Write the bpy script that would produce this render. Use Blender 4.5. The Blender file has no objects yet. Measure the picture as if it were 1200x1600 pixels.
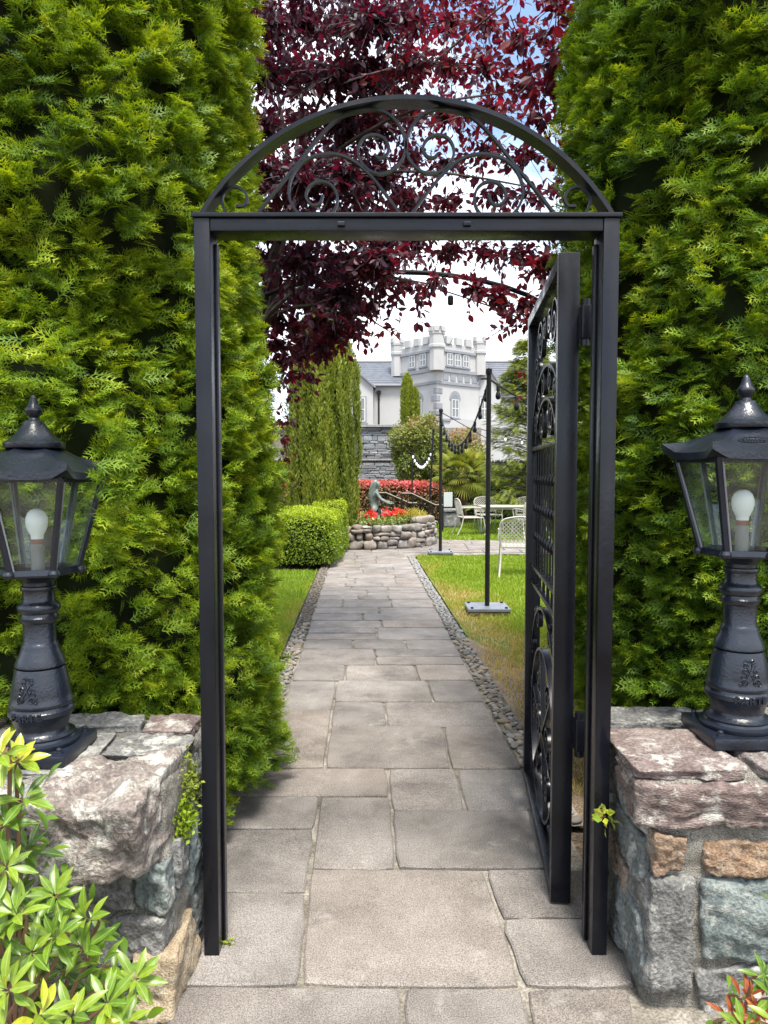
import bpy, bmesh, math, random
import numpy as np
from mathutils import Vector, Matrix, Euler

# ------------------------------------------------------------------ camera, sky, sun, exposure
SC = bpy.context.scene
COL = SC.collection
F = 1130.0                       # focal length in photograph pixels (1200 x 1600)
PITCH = math.atan(64 / F)        # horizon sits 64 px above the middle
EYE = 1.5
cam_d = bpy.data.cameras.new('camera')
cam = bpy.data.objects.new('camera', cam_d)
COL.objects.link(cam)
cam.location = (0, 0, EYE)
cam.rotation_euler = (math.pi / 2 - PITCH, 0, 0)
cam_d.sensor_fit = 'VERTICAL'
cam_d.sensor_height = 36.0
cam_d.lens = F / 1600 * 36.0
cam_d.clip_start = 0.05
cam_d.clip_end = 3000
SC.camera = cam

SUN_DIR = Vector((0.10, -0.36, 0.90)).normalized()      # towards the sun
sun_d = bpy.data.lights.new('sun', 'SUN')
sun = bpy.data.objects.new('sun', sun_d)
COL.objects.link(sun)
sun_d.energy = 3.0
sun_d.angle = math.radians(16)
sun_d.color = (1.0, 0.95, 0.86)
sun.rotation_euler = SUN_DIR.to_track_quat('Z', 'Y').to_euler()

world = bpy.data.worlds.new('World')
SC.world = world
world.use_nodes = True
wn, wl = world.node_tree.nodes, world.node_tree.links
wn.clear()
w_out = wn.new('ShaderNodeOutputWorld')
w_bg = wn.new('ShaderNodeBackground')
w_sky = wn.new('ShaderNodeTexSky')
w_sky.sky_type = 'NISHITA'
w_sky.sun_disc = False
w_sky.sun_elevation = math.asin(SUN_DIR.z)
w_sky.sun_rotation = math.atan2(SUN_DIR.x, SUN_DIR.y)
w_sky.air_density = 1.0
w_sky.dust_density = 1.2
w_tc = wn.new('ShaderNodeTexCoord')
w_map = wn.new('ShaderNodeMapping')
w_map.inputs['Scale'].default_value = (1.0, 1.0, 2.2)
w_map.inputs['Location'].default_value = (-1.32, -0.233, -2.27)
w_no = wn.new('ShaderNodeTexNoise')
w_no.inputs['Scale'].default_value = 2.3
w_no.inputs['Detail'].default_value = 7
w_no.inputs['Roughness'].default_value = 0.55
w_ramp = wn.new('ShaderNodeValToRGB')
w_ramp.color_ramp.elements[0].position = 0.36
w_ramp.color_ramp.elements[1].position = 0.56
w_no2 = wn.new('ShaderNodeTexNoise')
w_no2.inputs['Scale'].default_value = 5.0
w_no2.inputs['Detail'].default_value = 6
w_cl = wn.new('ShaderNodeValToRGB')
w_cl.color_ramp.elements[0].position = 0.3
w_cl.color_ramp.elements[0].color = (4.6, 5.0, 5.7, 1)
w_cl.color_ramp.elements[1].position = 0.7
w_cl.color_ramp.elements[1].color = (8.2, 8.3, 8.4, 1)
w_mix = wn.new('ShaderNodeMix')
w_mix.data_type = 'RGBA'
wl.new(w_tc.outputs['Generated'], w_map.inputs['Vector'])
wl.new(w_map.outputs[0], w_no.inputs['Vector'])
wl.new(w_map.outputs[0], w_no2.inputs['Vector'])
wl.new(w_no.outputs['Fac'], w_ramp.inputs[0])
wl.new(w_no2.outputs['Fac'], w_cl.inputs[0])
wl.new(w_ramp.outputs[0], w_mix.inputs['Factor'])
wl.new(w_sky.outputs[0], w_mix.inputs[6])
wl.new(w_cl.outputs[0], w_mix.inputs[7])
wl.new(w_mix.outputs[2], w_bg.inputs['Color'])
w_bg.inputs['Strength'].default_value = 0.12
wl.new(w_bg.outputs[0], w_out.inputs['Surface'])

SC.view_settings.view_transform = 'Standard'
SC.view_settings.look = 'None'
SC.view_settings.gamma = 1.0
SC.view_settings.exposure = 1.58
SC.view_settings.use_curve_mapping = False
SC.render.engine = 'CYCLES'
SC.cycles.max_bounces = 8
SC.cycles.transparent_max_bounces = 12
SC.cycles.use_denoising = True

# ------------------------------------------------------------------ helpers
RNG = np.random.default_rng(7)
random.seed(7)
_cp, _sp = math.cos(PITCH), math.sin(PITCH)


def ray(px, py):
    a, b = (px - 600) / F, (800 - py) / F
    return Vector((a, _cp + b * _sp, -_sp + b * _cp))


def P(px, py, D):
    """Point seen at a photograph pixel, D metres ahead."""
    r = ray(px, py)
    return Vector((0, 0, EYE)) + r * (D / r.y)


def G(px, py, z=0.0):
    r = ray(px, py)
    return Vector((0, 0, EYE)) + r * ((z - EYE) / r.z)


def project(p):
    """World points (n,3) -> pixel x, y and depth."""
    q = np.asarray(p, float) - np.array([0, 0, EYE])
    d = q[:, 1] * _cp - q[:, 2] * _sp
    u = q[:, 1] * _sp + q[:, 2] * _cp
    d = np.where(np.abs(d) < 1e-6, 1e-6, d)
    return 600 + q[:, 0] / d * F, 800 - u / d * F, d


def _hash(ix, iy, iz, seed):
    h = (ix * 374761393 + iy * 668265263 + iz * 2147483647 + seed * 1274126177) & 0xFFFFFFFF
    h = ((h ^ (h >> 13)) * 1274126177) & 0xFFFFFFFF
    h = (h ^ (h >> 16)) & 0xFFFFFFFF
    return h.astype(np.float64) / 0xFFFFFFFF * 2 - 1


def vnoise(p, seed=0):
    p = np.atleast_2d(np.asarray(p, float))
    i = np.floor(p).astype(np.int64)
    f = p - i
    f = f * f * (3 - 2 * f)
    out = np.zeros(len(p))
    for dx in (0, 1):
        for dy in (0, 1):
            for dz in (0, 1):
                w = (f[:, 0] if dx else 1 - f[:, 0]) * (f[:, 1] if dy else 1 - f[:, 1]) * (f[:, 2] if dz else 1 - f[:, 2])
                out += w * _hash(i[:, 0] + dx, i[:, 1] + dy, i[:, 2] + dz, seed)
    return out


def fbm(p, seed=0, octaves=3):
    p = np.atleast_2d(np.asarray(p, float))
    return sum(vnoise(p * 2 ** k, seed + k) / 2 ** k for k in range(octaves))


def wloc(o):
    v = Vector((0, 0, 0))
    while o is not None:
        v += o.location
        o = o.parent
    return v


def tag(o, label=None, cat=None, group=None, kind=None):
    if label: o['label'] = label
    if cat: o['category'] = cat
    if group: o['group'] = group
    if kind: o['kind'] = kind
    return o


def empty(name, loc, label, cat, group=None):
    o = bpy.data.objects.new(name, None)
    COL.objects.link(o)
    o.location = loc
    o.empty_display_size = 0.1
    return tag(o, label, cat, group)


def mesh_np(name, verts, faces, tint=None, smooth=False, mat=None):
    """faces: (n,3) or (n,4) int array."""
    me = bpy.data.meshes.new(name)
    verts = np.asarray(verts, np.float32)
    faces = np.asarray(faces, np.int32)
    n, k = faces.shape
    me.vertices.add(len(verts))
    me.vertices.foreach_set('co', verts.ravel())
    me.loops.add(n * k)
    me.loops.foreach_set('vertex_index', faces.ravel())
    me.polygons.add(n)
    me.polygons.foreach_set('loop_start', np.arange(0, n * k, k, dtype=np.int32))
    me.polygons.foreach_set('loop_total', np.full(n, k, np.int32))
    me.polygons.foreach_set('use_smooth', np.full(n, smooth))
    if tint is not None:
        a = me.attributes.new('tint', 'FLOAT', 'POINT')
        a.data.foreach_set('value', np.asarray(tint, np.float32))
    me.update(calc_edges=True)
    if mat: me.materials.append(mat)
    return me


def link(name, me, parent=None, M=None, kind=None):
    o = bpy.data.objects.new(name, me)
    COL.objects.link(o)
    if parent is not None:
        o.parent = parent
    if M is not None:
        if parent is not None:
            M = Matrix.Translation(-wloc(parent)) @ M
        o.matrix_local = M
    if kind: o['kind'] = kind
    return o


class MB:
    def __init__(s):
        s.v, s.f = [], []

    def add(s, vs, fs):
        b = len(s.v)
        s.v += [tuple(v) for v in vs]
        s.f += [tuple(i + b for i in f) for f in fs]
        return s

    def box(s, c, size, R=None, ch=0.0):
        """Box with chamfered edges when ch > 0."""
        hx, hy, hz = size[0] / 2, size[1] / 2, size[2] / 2
        c = Vector(c)
        if ch <= 0:
            vs = [Vector((x * hx, y * hy, z * hz)) for x in (-1, 1) for y in (-1, 1) for z in (-1, 1)]
            fs = [(0, 1, 3, 2), (4, 6, 7, 5), (0, 4, 5, 1), (2, 3, 7, 6), (0, 2, 6, 4), (1, 5, 7, 3)]
        else:
            bm = bmesh.new()
            bmesh.ops.create_cube(bm, size=1)
            for v in bm.verts: v.co = Vector((v.co.x * size[0], v.co.y * size[1], v.co.z * size[2]))
            bmesh.ops.bevel(bm, geom=bm.edges[:], offset=ch, segments=2, affect='EDGES', profile=0.6)
            bm.verts.index_update()
            vs = [v.co.copy() for v in bm.verts]
            fs = [tuple(v.index for v in f.verts) for f in bm.faces]
            bm.free()
        if R is not None: vs = [R @ v for v in vs]
        return s.add([v + c for v in vs], fs)

    def tube(s, pts, r, n=8, caps=True):
        pts = [Vector(p) for p in pts]
        m = len(pts)
        rs = r if isinstance(r, (list, tuple)) else [r] * m
        rings, prev = [], None
        for i, p in enumerate(pts):
            t = (pts[min(i + 1, m - 1)] - pts[max(i - 1, 0)])
            t = t.normalized() if t.length > 1e-9 else Vector((0, 0, 1))
            if prev is None:
                a = t.orthogonal().normalized()
            else:
                a = prev - t * prev.dot(t)
                a = a.normalized() if a.length > 1e-6 else t.orthogonal().normalized()
            prev = a
            b = t.cross(a)
            rings.append([p + (a * math.cos(k * math.tau / n) + b * math.sin(k * math.tau / n)) * rs[i] for k in range(n)])
        vs = [v for rg in rings for v in rg]
        fs = [(i * n + k, i * n + (k + 1) % n, (i + 1) * n + (k + 1) % n, (i + 1) * n + k) for i in range(m - 1) for k in range(n)]
        if caps:
            fs += [tuple(range(n - 1, -1, -1)), tuple((m - 1) * n + k for k in range(n))]
        return s.add(vs, fs)

    def lathe(s, prof, c=(0, 0, 0), n=32, phase=0.0):
        m = len(prof)
        c = Vector(c)
        vs = [c + Vector((r * math.cos(phase + k * math.tau / n), r * math.sin(phase + k * math.tau / n), z)) for r, z in prof for k in range(n)]
        fs = [(i * n + k, i * n + (k + 1) % n, (i + 1) * n + (k + 1) % n, (i + 1) * n + k) for i in range(m - 1) for k in range(n)]
        if prof[0][0] > 1e-5: fs.append(tuple(range(n - 1, -1, -1)))
        if prof[-1][0] > 1e-5: fs.append(tuple((m - 1) * n + k for k in range(n)))
        return s.add(vs, fs)

    def strip(s, pts, w, d, ax=Vector((0, 1, 0))):
        """Rectangular bar swept along pts lying in a plane whose normal is ax: w in the plane, d along ax."""
        pts = [Vector(p) for p in pts]
        m = len(pts)
        vs = []
        for i, p in enumerate(pts):
            t = (pts[min(i + 1, m - 1)] - pts[max(i - 1, 0)]).normalized()
            nn = t.cross(ax).normalized()
            for a, b in ((-1, -1), (1, -1), (1, 1), (-1, 1)):
                vs.append(p + nn * (a * w / 2) + ax * (b * d / 2))
        fs = [(i * 4 + k, i * 4 + (k + 1) % 4, (i + 1) * 4 + (k + 1) % 4, (i + 1) * 4 + k) for i in range(m - 1) for k in range(4)]
        fs += [(3, 2, 1, 0), tuple((m - 1) * 4 + k for k in range(4))]
        return s.add(vs, fs)

    def prism(s, poly, z0, z1, M=None):
        n = len(poly)
        vs = [Vector((p[0], p[1], z0)) for p in poly] + [Vector((p[0], p[1], z1)) for p in poly]
        if M is not None: vs = [M @ v for v in vs]
        fs = [tuple(range(n - 1, -1, -1)), tuple(range(n, 2 * n))] + [(k, (k + 1) % n, n + (k + 1) % n, n + k) for k in range(n)]
        return s.add(vs, fs)

    def mesh(s, name, mat=None, smooth=False, off=Vector((0, 0, 0))):
        me = bpy.data.meshes.new(name)
        me.from_pydata([(v[0] - off.x, v[1] - off.y, v[2] - off.z) for v in s.v], [], s.f)
        bm = bmesh.new(); bm.from_mesh(me)
        bmesh.ops.recalc_face_normals(bm, faces=bm.faces[:])
        bm.to_mesh(me); bm.free()
        if smooth:
            me.polygons.foreach_set('use_smooth', [True] * len(me.polygons))
            try: me.set_sharp_from_angle(angle=math.radians(38))
            except Exception: pass
        if mat: me.materials.append(mat)
        return me

    def build(s, name, mat, parent=None, smooth=False, kind=None):
        """Vertices are given in world coordinates."""
        off = wloc(parent) if parent is not None else Vector((0, 0, 0))
        return link(name, s.mesh(name, mat, smooth, off), parent, kind=kind)


def catmull(pts, k=6):
    pts = [Vector(p) for p in pts]
    q = [pts[0]] + pts + [pts[-1]]
    out = []
    for i in range(1, len(q) - 2):
        a, b, c, d = q[i - 1], q[i], q[i + 1], q[i + 2]
        for j in range(k):
            t = j / k
            out.append(0.5 * ((2 * b) + (c - a) * t + (2 * a - 5 * b + 4 * c - d) * t * t + (3 * b - a - 3 * c + d) * t ** 3))
    return out + [pts[-1]]


# ------------------------------------------------------------------ materials
def new_mat(name):
    m = bpy.data.materials.new(name)
    m.use_nodes = True
    nt = m.node_tree
    return m, nt.nodes, nt.links, nt.nodes['Principled BSDF']


def ramp(nodes, stops):
    r = nodes.new('ShaderNodeValToRGB')
    el = r.color_ramp.elements
    while len(el) < len(stops): el.new(0.5)
    for e, (p, c) in zip(el, stops):
        e.position = p
        e.color = (*c, 1)
    return r


def simple_mat(name, col, rough=0.5, metal=0.0, spec=0.5, vary=0.0, scale=20, bump=0.0, bscale=60):
    m, N, L, b = new_mat(name)
    b.inputs['Roughness'].default_value = rough
    b.inputs['Metallic'].default_value = metal
    b.inputs['Specular IOR Level'].default_value = spec
    b.inputs['Base Color'].default_value = (*col, 1)
    tc = N.new('ShaderNodeTexCoord')
    if vary > 0:
        no = N.new('ShaderNodeTexNoise'); no.inputs['Scale'].default_value = scale; no.inputs['Detail'].default_value = 6
        L.new(tc.outputs['Object'], no.inputs['Vector'])
        r = ramp(N, [(0.3, tuple(c * (1 - vary) for c in col)), (0.7, tuple(min(1, c * (1 + vary)) for c in col))])
        L.new(no.outputs['Fac'], r.inputs[0]); L.new(r.outputs[0], b.inputs['Base Color'])
    if bump > 0:
        n2 = N.new('ShaderNodeTexNoise'); n2.inputs['Scale'].default_value = bscale; n2.inputs['Detail'].default_value = 4
        L.new(tc.outputs['Object'], n2.inputs['Vector'])
        bp = N.new('ShaderNodeBump'); bp.inputs['Strength'].default_value = bump; bp.inputs['Distance'].default_value = 0.01
        L.new(n2.outputs['Fac'], bp.inputs['Height']); L.new(bp.outputs[0], b.inputs['Normal'])
    return m


def stone_mat(name, cols, scale=6.0, bump=0.5, lichen=0.0, rough=0.85, per_obj=0.25, speck=0.35, stretch=(1, 1, 1), fine=22, distort=0.8):
    """Weathered stone: broad patches, fine speckle, pale lichen blotches, a different shade for each stone."""
    m, N, L, b = new_mat(name)
    b.inputs['Roughness'].default_value = rough
    b.inputs['Specular IOR Level'].default_value = 0.3
    tc = N.new('ShaderNodeTexCoord'); oi = N.new('ShaderNodeObjectInfo')
    add = N.new('ShaderNodeVectorMath'); add.operation = 'ADD'
    mul = N.new('ShaderNodeVectorMath'); mul.operation = 'SCALE'; mul.inputs['Scale'].default_value = 37.0
    comb = N.new('ShaderNodeCombineXYZ')
    for i in range(3): L.new(oi.outputs['Random'], comb.inputs[i])
    L.new(comb.outputs[0], mul.inputs[0])
    L.new(tc.outputs['Object'], add.inputs[0]); L.new(mul.outputs[0], add.inputs[1])
    mp = N.new('ShaderNodeMapping'); mp.inputs['Scale'].default_value = stretch
    L.new(add.outputs[0], mp.inputs['Vector'])
    n1 = N.new('ShaderNodeTexNoise'); n1.inputs['Scale'].default_value = scale; n1.inputs['Detail'].default_value = 8; n1.inputs['Roughness'].default_value = 0.66; n1.inputs['Distortion'].default_value = distort
    L.new(mp.outputs[0], n1.inputs['Vector'])
    r1 = ramp(N, [(0.28 + 0.44 * i / max(1, len(cols) - 1), c) for i, c in enumerate(cols)])
    L.new(n1.outputs['Fac'], r1.inputs[0])
    n2 = N.new('ShaderNodeTexNoise'); n2.inputs['Scale'].default_value = scale * fine; n2.inputs['Detail'].default_value = 3
    L.new(mp.outputs[0], n2.inputs['Vector'])
    r2 = ramp(N, [(0.35, (1 - speck,) * 3), (0.65, (1 + speck * 0.6,) * 3)])
    L.new(n2.outputs['Fac'], r2.inputs[0])
    mx = N.new('ShaderNodeMix'); mx.data_type = 'RGBA'; mx.blend_type = 'MULTIPLY'; mx.inputs['Factor'].default_value = 1.0
    L.new(r1.outputs[0], mx.inputs[6]); L.new(r2.outputs[0], mx.inputs[7])
    hsv = N.new('ShaderNodeHueSaturation')
    mr = N.new('ShaderNodeMapRange'); mr.inputs['To Min'].default_value = 1 - per_obj; mr.inputs['To Max'].default_value = 1 + per_obj
    L.new(oi.outputs['Random'], mr.inputs['Value']); L.new(mr.outputs[0], hsv.inputs['Value'])
    L.new(mx.outputs[2], hsv.inputs['Color'])
    f1 = N.new('ShaderNodeMath'); f1.operation = 'MULTIPLY'; f1.inputs[1].default_value = 7.31
    f2 = N.new('ShaderNodeMath'); f2.operation = 'FRACT'
    m2 = N.new('ShaderNodeMapRange'); m2.inputs['To Min'].default_value = 1 - per_obj * 2.4; m2.inputs['To Max'].default_value = 1 + per_obj * 2.0
    L.new(oi.outputs['Random'], f1.inputs[0]); L.new(f1.outputs[0], f2.inputs[0]); L.new(f2.outputs[0], m2.inputs['Value']); L.new(m2.outputs[0], hsv.inputs['Saturation'])
    last = hsv.outputs[0]
    if lichen > 0:
        n3 = N.new('ShaderNodeTexNoise'); n3.inputs['Scale'].default_value = scale * 1.3; n3.inputs['Detail'].default_value = 9; n3.inputs['Roughness'].default_value = 0.78; n3.inputs['Distortion'].default_value = 0.15
        L.new(add.outputs[0], n3.inputs['Vector'])
        r3 = ramp(N, [(0.60 - 0.1 * lichen, (0, 0, 0)), (0.70 - 0.1 * lichen, (lichen,) * 3)])
        L.new(n3.outputs['Fac'], r3.inputs[0])
        m3 = N.new('ShaderNodeMix'); m3.data_type = 'RGBA'
        L.new(r3.outputs[0], m3.inputs['Factor']); L.new(last, m3.inputs[6]); m3.inputs[7].default_value = (0.48, 0.47, 0.42, 1)
        last = m3.outputs[2]
    L.new(last, b.inputs['Base Color'])
    sm = N.new('ShaderNodeMath'); sm.operation = 'ADD'
    sc2 = N.new('ShaderNodeMath'); sc2.operation = 'MULTIPLY'; sc2.inputs[1].default_value = 0.35
    L.new(n2.outputs['Fac'], sc2.inputs[0]); L.new(n1.outputs['Fac'], sm.inputs[0]); L.new(sc2.outputs[0], sm.inputs[1])
    bp = N.new('ShaderNodeBump'); bp.inputs['Strength'].default_value = bump; bp.inputs['Distance'].default_value = 0.02
    L.new(sm.outputs[0], bp.inputs['Height']); L.new(bp.outputs[0], b.inputs['Normal'])
    return m


def leaf_mat(name, stops, trans=0.35, tcol=None, rough=0.5, spec=0.35, obj_vary=0.0):
    """Leaf colour picked by the mesh's tint attribute; light also passes through."""
    m, N, L, b = new_mat(name)
    at = N.new('ShaderNodeAttribute'); at.attribute_name = 'tint'
    r = ramp(N, stops)
    src = at.outputs['Fac']
    if obj_vary > 0:
        oi = N.new('ShaderNodeObjectInfo')
        a = N.new('ShaderNodeMath'); a.operation = 'MULTIPLY_ADD'; a.inputs[1].default_value = obj_vary
        L.new(oi.outputs['Random'], a.inputs[0]); L.new(at.outputs['Fac'], a.inputs[2])
        src = a.outputs[0]
    L.new(src, r.inputs[0])
    L.new(r.outputs[0], b.inputs['Base Color'])
    b.inputs['Roughness'].default_value = rough
    b.inputs['Specular IOR Level'].default_value = spec
    t = N.new('ShaderNodeBsdfTranslucent')
    if isinstance(tcol, list):
        g = ramp(N, tcol); L.new(src, g.inputs[0]); L.new(g.outputs[0], t.inputs['Color'])
    elif tcol is None:
        g = N.new('ShaderNodeMix'); g.data_type = 'RGBA'; g.blend_type = 'MULTIPLY'; g.inputs['Factor'].default_value = 1
        L.new(r.outputs[0], g.inputs[6]); g.inputs[7].default_value = (1.9, 1.6, 0.7, 1)
        L.new(g.outputs[2], t.inputs['Color'])
    else:
        t.inputs['Color'].default_value = (*tcol, 1)
    mx = N.new('ShaderNodeMixShader'); mx.inputs[0].default_value = trans
    L.new(b.outputs[0], mx.inputs[1]); L.new(t.outputs[0], mx.inputs[2])
    L.new(mx.outputs[0], N['Material Output'].inputs['Surface'])
    return m


M_IRON = simple_mat('black_painted_iron', (0.005, 0.0058, 0.009), rough=0.26, spec=0.30, vary=0.5, scale=5, bump=0.06, bscale=45)
for _m in (M_IRON,):
    _N, _L = _m.node_tree.nodes, _m.node_tree.links
    _no = _N.new('ShaderNodeTexNoise'); _no.inputs['Scale'].default_value = 9; _no.inputs['Detail'].default_value = 8
    _tc = _N.new('ShaderNodeTexCoord'); _mp = _N.new('ShaderNodeMapping'); _mp.inputs['Scale'].default_value = (1, 1, .18)
    _L.new(_tc.outputs['Object'], _mp.inputs[0]); _L.new(_mp.outputs[0], _no.inputs['Vector'])
    _r = ramp(_N, [(.35, (.17,) * 3), (.70, (.46,) * 3)]); _L.new(_no.outputs['Fac'], _r.inputs[0]); _L.new(_r.outputs[0], _N['Principled BSDF'].inputs['Roughness'])
M_LAMP = simple_mat('black_cast_metal', (0.008, 0.011, 0.019), rough=0.29, spec=0.55, vary=0.35, scale=14, bump=0.16, bscale=120)
M_POLE = simple_mat('black_pole_paint', (0.008, 0.008, 0.009), rough=0.55, spec=0.22, vary=0.3)
M_STEEL = simple_mat('galvanised_plate', (0.24, 0.255, 0.29), rough=0.45, metal=0.5, vary=0.15, scale=9)
M_WHITEMETAL = simple_mat('cream_painted_metal', (0.36, 0.345, 0.295), rough=0.5, vary=0.12)
M_FLAG = stone_mat('flagstone', [(0.108, 0.096, 0.087), (0.190, 0.169, 0.152), (0.260, 0.235, 0.214)], scale=3.4, bump=0.45, rough=0.9, per_obj=0.11, speck=0.50, lichen=0.25, fine=70, distort=0.25)
M_MORTAR = stone_mat('path_mortar', [(0.045, 0.04, 0.028), (0.19, 0.17, 0.14), (0.38, 0.35, 0.305)], scale=5, bump=0.9, rough=0.95, per_obj=0.0)
M_WMORTAR = stone_mat('wall_mortar', [(0.10, 0.092, 0.078), (0.22, 0.205, 0.178), (0.36, 0.34, 0.30)], scale=12, bump=1.0, rough=0.95, per_obj=0.0, speck=0.5)
M_PEBBLE = stone_mat('pebble', [(0.11, 0.095, 0.08), (0.20, 0.178, 0.15), (0.28, 0.255, 0.225)], scale=9, bump=0.2, per_obj=0.4)
M_S_PURPLE = stone_mat('purple_brown_stone', [(0.075, 0.058, 0.055), (0.17, 0.132, 0.122), (0.30, 0.26, 0.24)], scale=8, bump=0.9, fine=12, lichen=0.75, per_obj=0.12, stretch=(1, 1, 2.5))
M_S_GREY = stone_mat('grey_stone', [(0.07, 0.07, 0.068), (0.155, 0.152, 0.145), (0.28, 0.275, 0.26)], scale=8, bump=0.9, fine=12, lichen=0.7, per_obj=0.18)
M_S_TEAL = stone_mat('blue_green_slate', [(0.075, 0.085, 0.086), (0.135, 0.155, 0.151), (0.235, 0.255, 0.245)], scale=7, bump=0.9, fine=12, lichen=0.55, per_obj=0.14)
M_S_RUST = stone_mat('rust_stone', [(0.10, 0.062, 0.042), (0.21, 0.142, 0.095), (0.33, 0.265, 0.205)], scale=11, bump=0.9, fine=12, lichen=0.5, per_obj=0.1)
M_S_YELLOW = stone_mat('ochre_stone', [(0.20, 0.15, 0.095), (0.32, 0.25, 0.165), (0.42, 0.37, 0.28)], scale=8, bump=0.7, lichen=0.4, per_obj=0.1)
M_S_BIG = stone_mat('rough_boulder', [(0.085, 0.068, 0.063), (0.19, 0.160, 0.142), (0.31, 0.285, 0.255)], scale=9, bump=1.0, fine=11, lichen=0.8, per_obj=0.05)
M_COBBLE = stone_mat('field_stone', [(0.11, 0.092, 0.078), (0.21, 0.182, 0.158), (0.32, 0.292, 0.262)], scale=6, bump=0.5, lichen=0.3, per_obj=0.22)
M_SLATE = stone_mat('wall_slate', [(0.11, 0.115, 0.125), (0.19, 0.20, 0.21), (0.30, 0.31, 0.315)], scale=5, bump=0.4, lichen=0.3, per_obj=0.4)
M_COPING = stone_mat('coping_stone', [(0.18, 0.19, 0.18), (0.27, 0.27, 0.26)], scale=3, bump=0.3, per_obj=0.08)
M_SOIL = stone_mat('bare_soil', [(0.05, 0.036, 0.024), (0.11, 0.082, 0.055), (0.17, 0.13, 0.09)], scale=4, bump=1.0, per_obj=0.0, speck=0.6)
M_LAWN = stone_mat('lawn_turf', [(0.075, 0.12, 0.018), (0.10, 0.16, 0.022), (0.16, 0.15, 0.045)], scale=0.9, bump=0.8, per_obj=0.0, speck=0.5)
M_BARK = stone_mat('bark', [(0.035, 0.027, 0.023), (0.075, 0.058, 0.047), (0.12, 0.10, 0.085)], scale=14, bump=0.9, per_obj=0.1)
M_TWIG = simple_mat('dark_twig', (0.035, 0.022, 0.022), rough=0.7)
M_TWIG2 = simple_mat('brown_twig', (0.16, 0.085, 0.045), rough=0.7)
M_INNER = simple_mat('dark_twig_hull', (0.012, 0.017, 0.006), rough=0.95, spec=0.1, vary=0.5, scale=8)  # twig mass as a solid hull; near-black colour paints in the interior shade
M_RENDER = simple_mat('pale_rendered_wall', (0.36, 0.36, 0.36), rough=0.9, vary=0.06, scale=0.6)
M_TRIM = simple_mat('grey_stone_trim', (0.20, 0.21, 0.235), rough=0.9, vary=0.12, scale=1.5)
M_ROOF = simple_mat('roof_slate', (0.085, 0.095, 0.118), rough=0.6, vary=0.2, scale=2)
M_PANE = simple_mat('window_glass', (0.13, 0.14, 0.155), rough=0.08, spec=0.8)
M_WFRAME = simple_mat('white_frame', (0.45, 0.45, 0.44), rough=0.5)
M_BRONZE = simple_mat('weathered_bronze', (0.13, 0.165, 0.150), rough=0.55, metal=0.2, vary=0.4, scale=12)
M_BULB = simple_mat('bulb_opal', (0.90, 0.92, 0.90), rough=0.25)
M_SOCKET = simple_mat('bulb_socket', (0.22, 0.22, 0.21), rough=0.45)
M_BRASS = simple_mat('worn_olive_paint', (0.26, 0.24, 0.15), rough=0.5)
M_RUST = simple_mat('rust_band', (0.22, 0.075, 0.045), rough=0.7)
M_WHITESIGN = simple_mat('white_notice', (0.42, 0.46, 0.45), rough=0.6)
M_PETAL = leaf_mat('red_petals', [(0.0, (0.42, 0.012, 0.012)), (0.6, (0.62, 0.02, 0.02)), (1.0, (0.75, 0.10, 0.06))], trans=0.25, tcol=(0.8, 0.05, 0.03))


def glass_mat(name, tint=(0.965, 0.99, 0.98)):
    m, N, L, b = new_mat(name)
    tr = N.new('ShaderNodeBsdfTransparent'); tr.inputs['Color'].default_value = (*tint, 1)
    gl = N.new('ShaderNodeBsdfGlossy'); gl.inputs['Roughness'].default_value = 0.03
    lw = N.new('ShaderNodeLayerWeight'); lw.inputs['Blend'].default_value = 0.3
    pw = N.new('ShaderNodeMath'); pw.operation = 'POWER'; pw.inputs[1].default_value = 3.0
    fr = N.new('ShaderNodeMath'); fr.operation = 'MULTIPLY_ADD'; fr.inputs[1].default_value = 0.55; fr.inputs[2].default_value = 0.045
    L.new(lw.outputs['Facing'], pw.inputs[0]); L.new(pw.outputs[0], fr.inputs[0])
    no = N.new('ShaderNodeTexNoise'); no.inputs['Scale'].default_value = 14; no.inputs['Detail'].default_value = 5
    df = N.new('ShaderNodeBsdfDiffuse'); df.inputs['Color'].default_value = (0.55, 0.6, 0.58, 1)
    rp = ramp(N, [(0.42, (0.008,) * 3), (0.75, (0.06,) * 3)])
    tc = N.new('ShaderNodeTexCoord')
    L.new(tc.outputs['Object'], no.inputs['Vector']); L.new(no.outputs['Fac'], rp.inputs[0])
    m1 = N.new('ShaderNodeMixShader'); m2 = N.new('ShaderNodeMixShader')
    L.new(rp.outputs[0], m1.inputs[0]); L.new(tr.outputs[0], m1.inputs[1]); L.new(df.outputs[0], m1.inputs[2])
    L.new(fr.outputs[0], m2.inputs[0]); L.new(m1.outputs[0], m2.inputs[1]); L.new(gl.outputs[0], m2.inputs[2])
    L.new(m2.outputs[0], N['Material Output'].inputs['Surface'])
    return m


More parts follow.
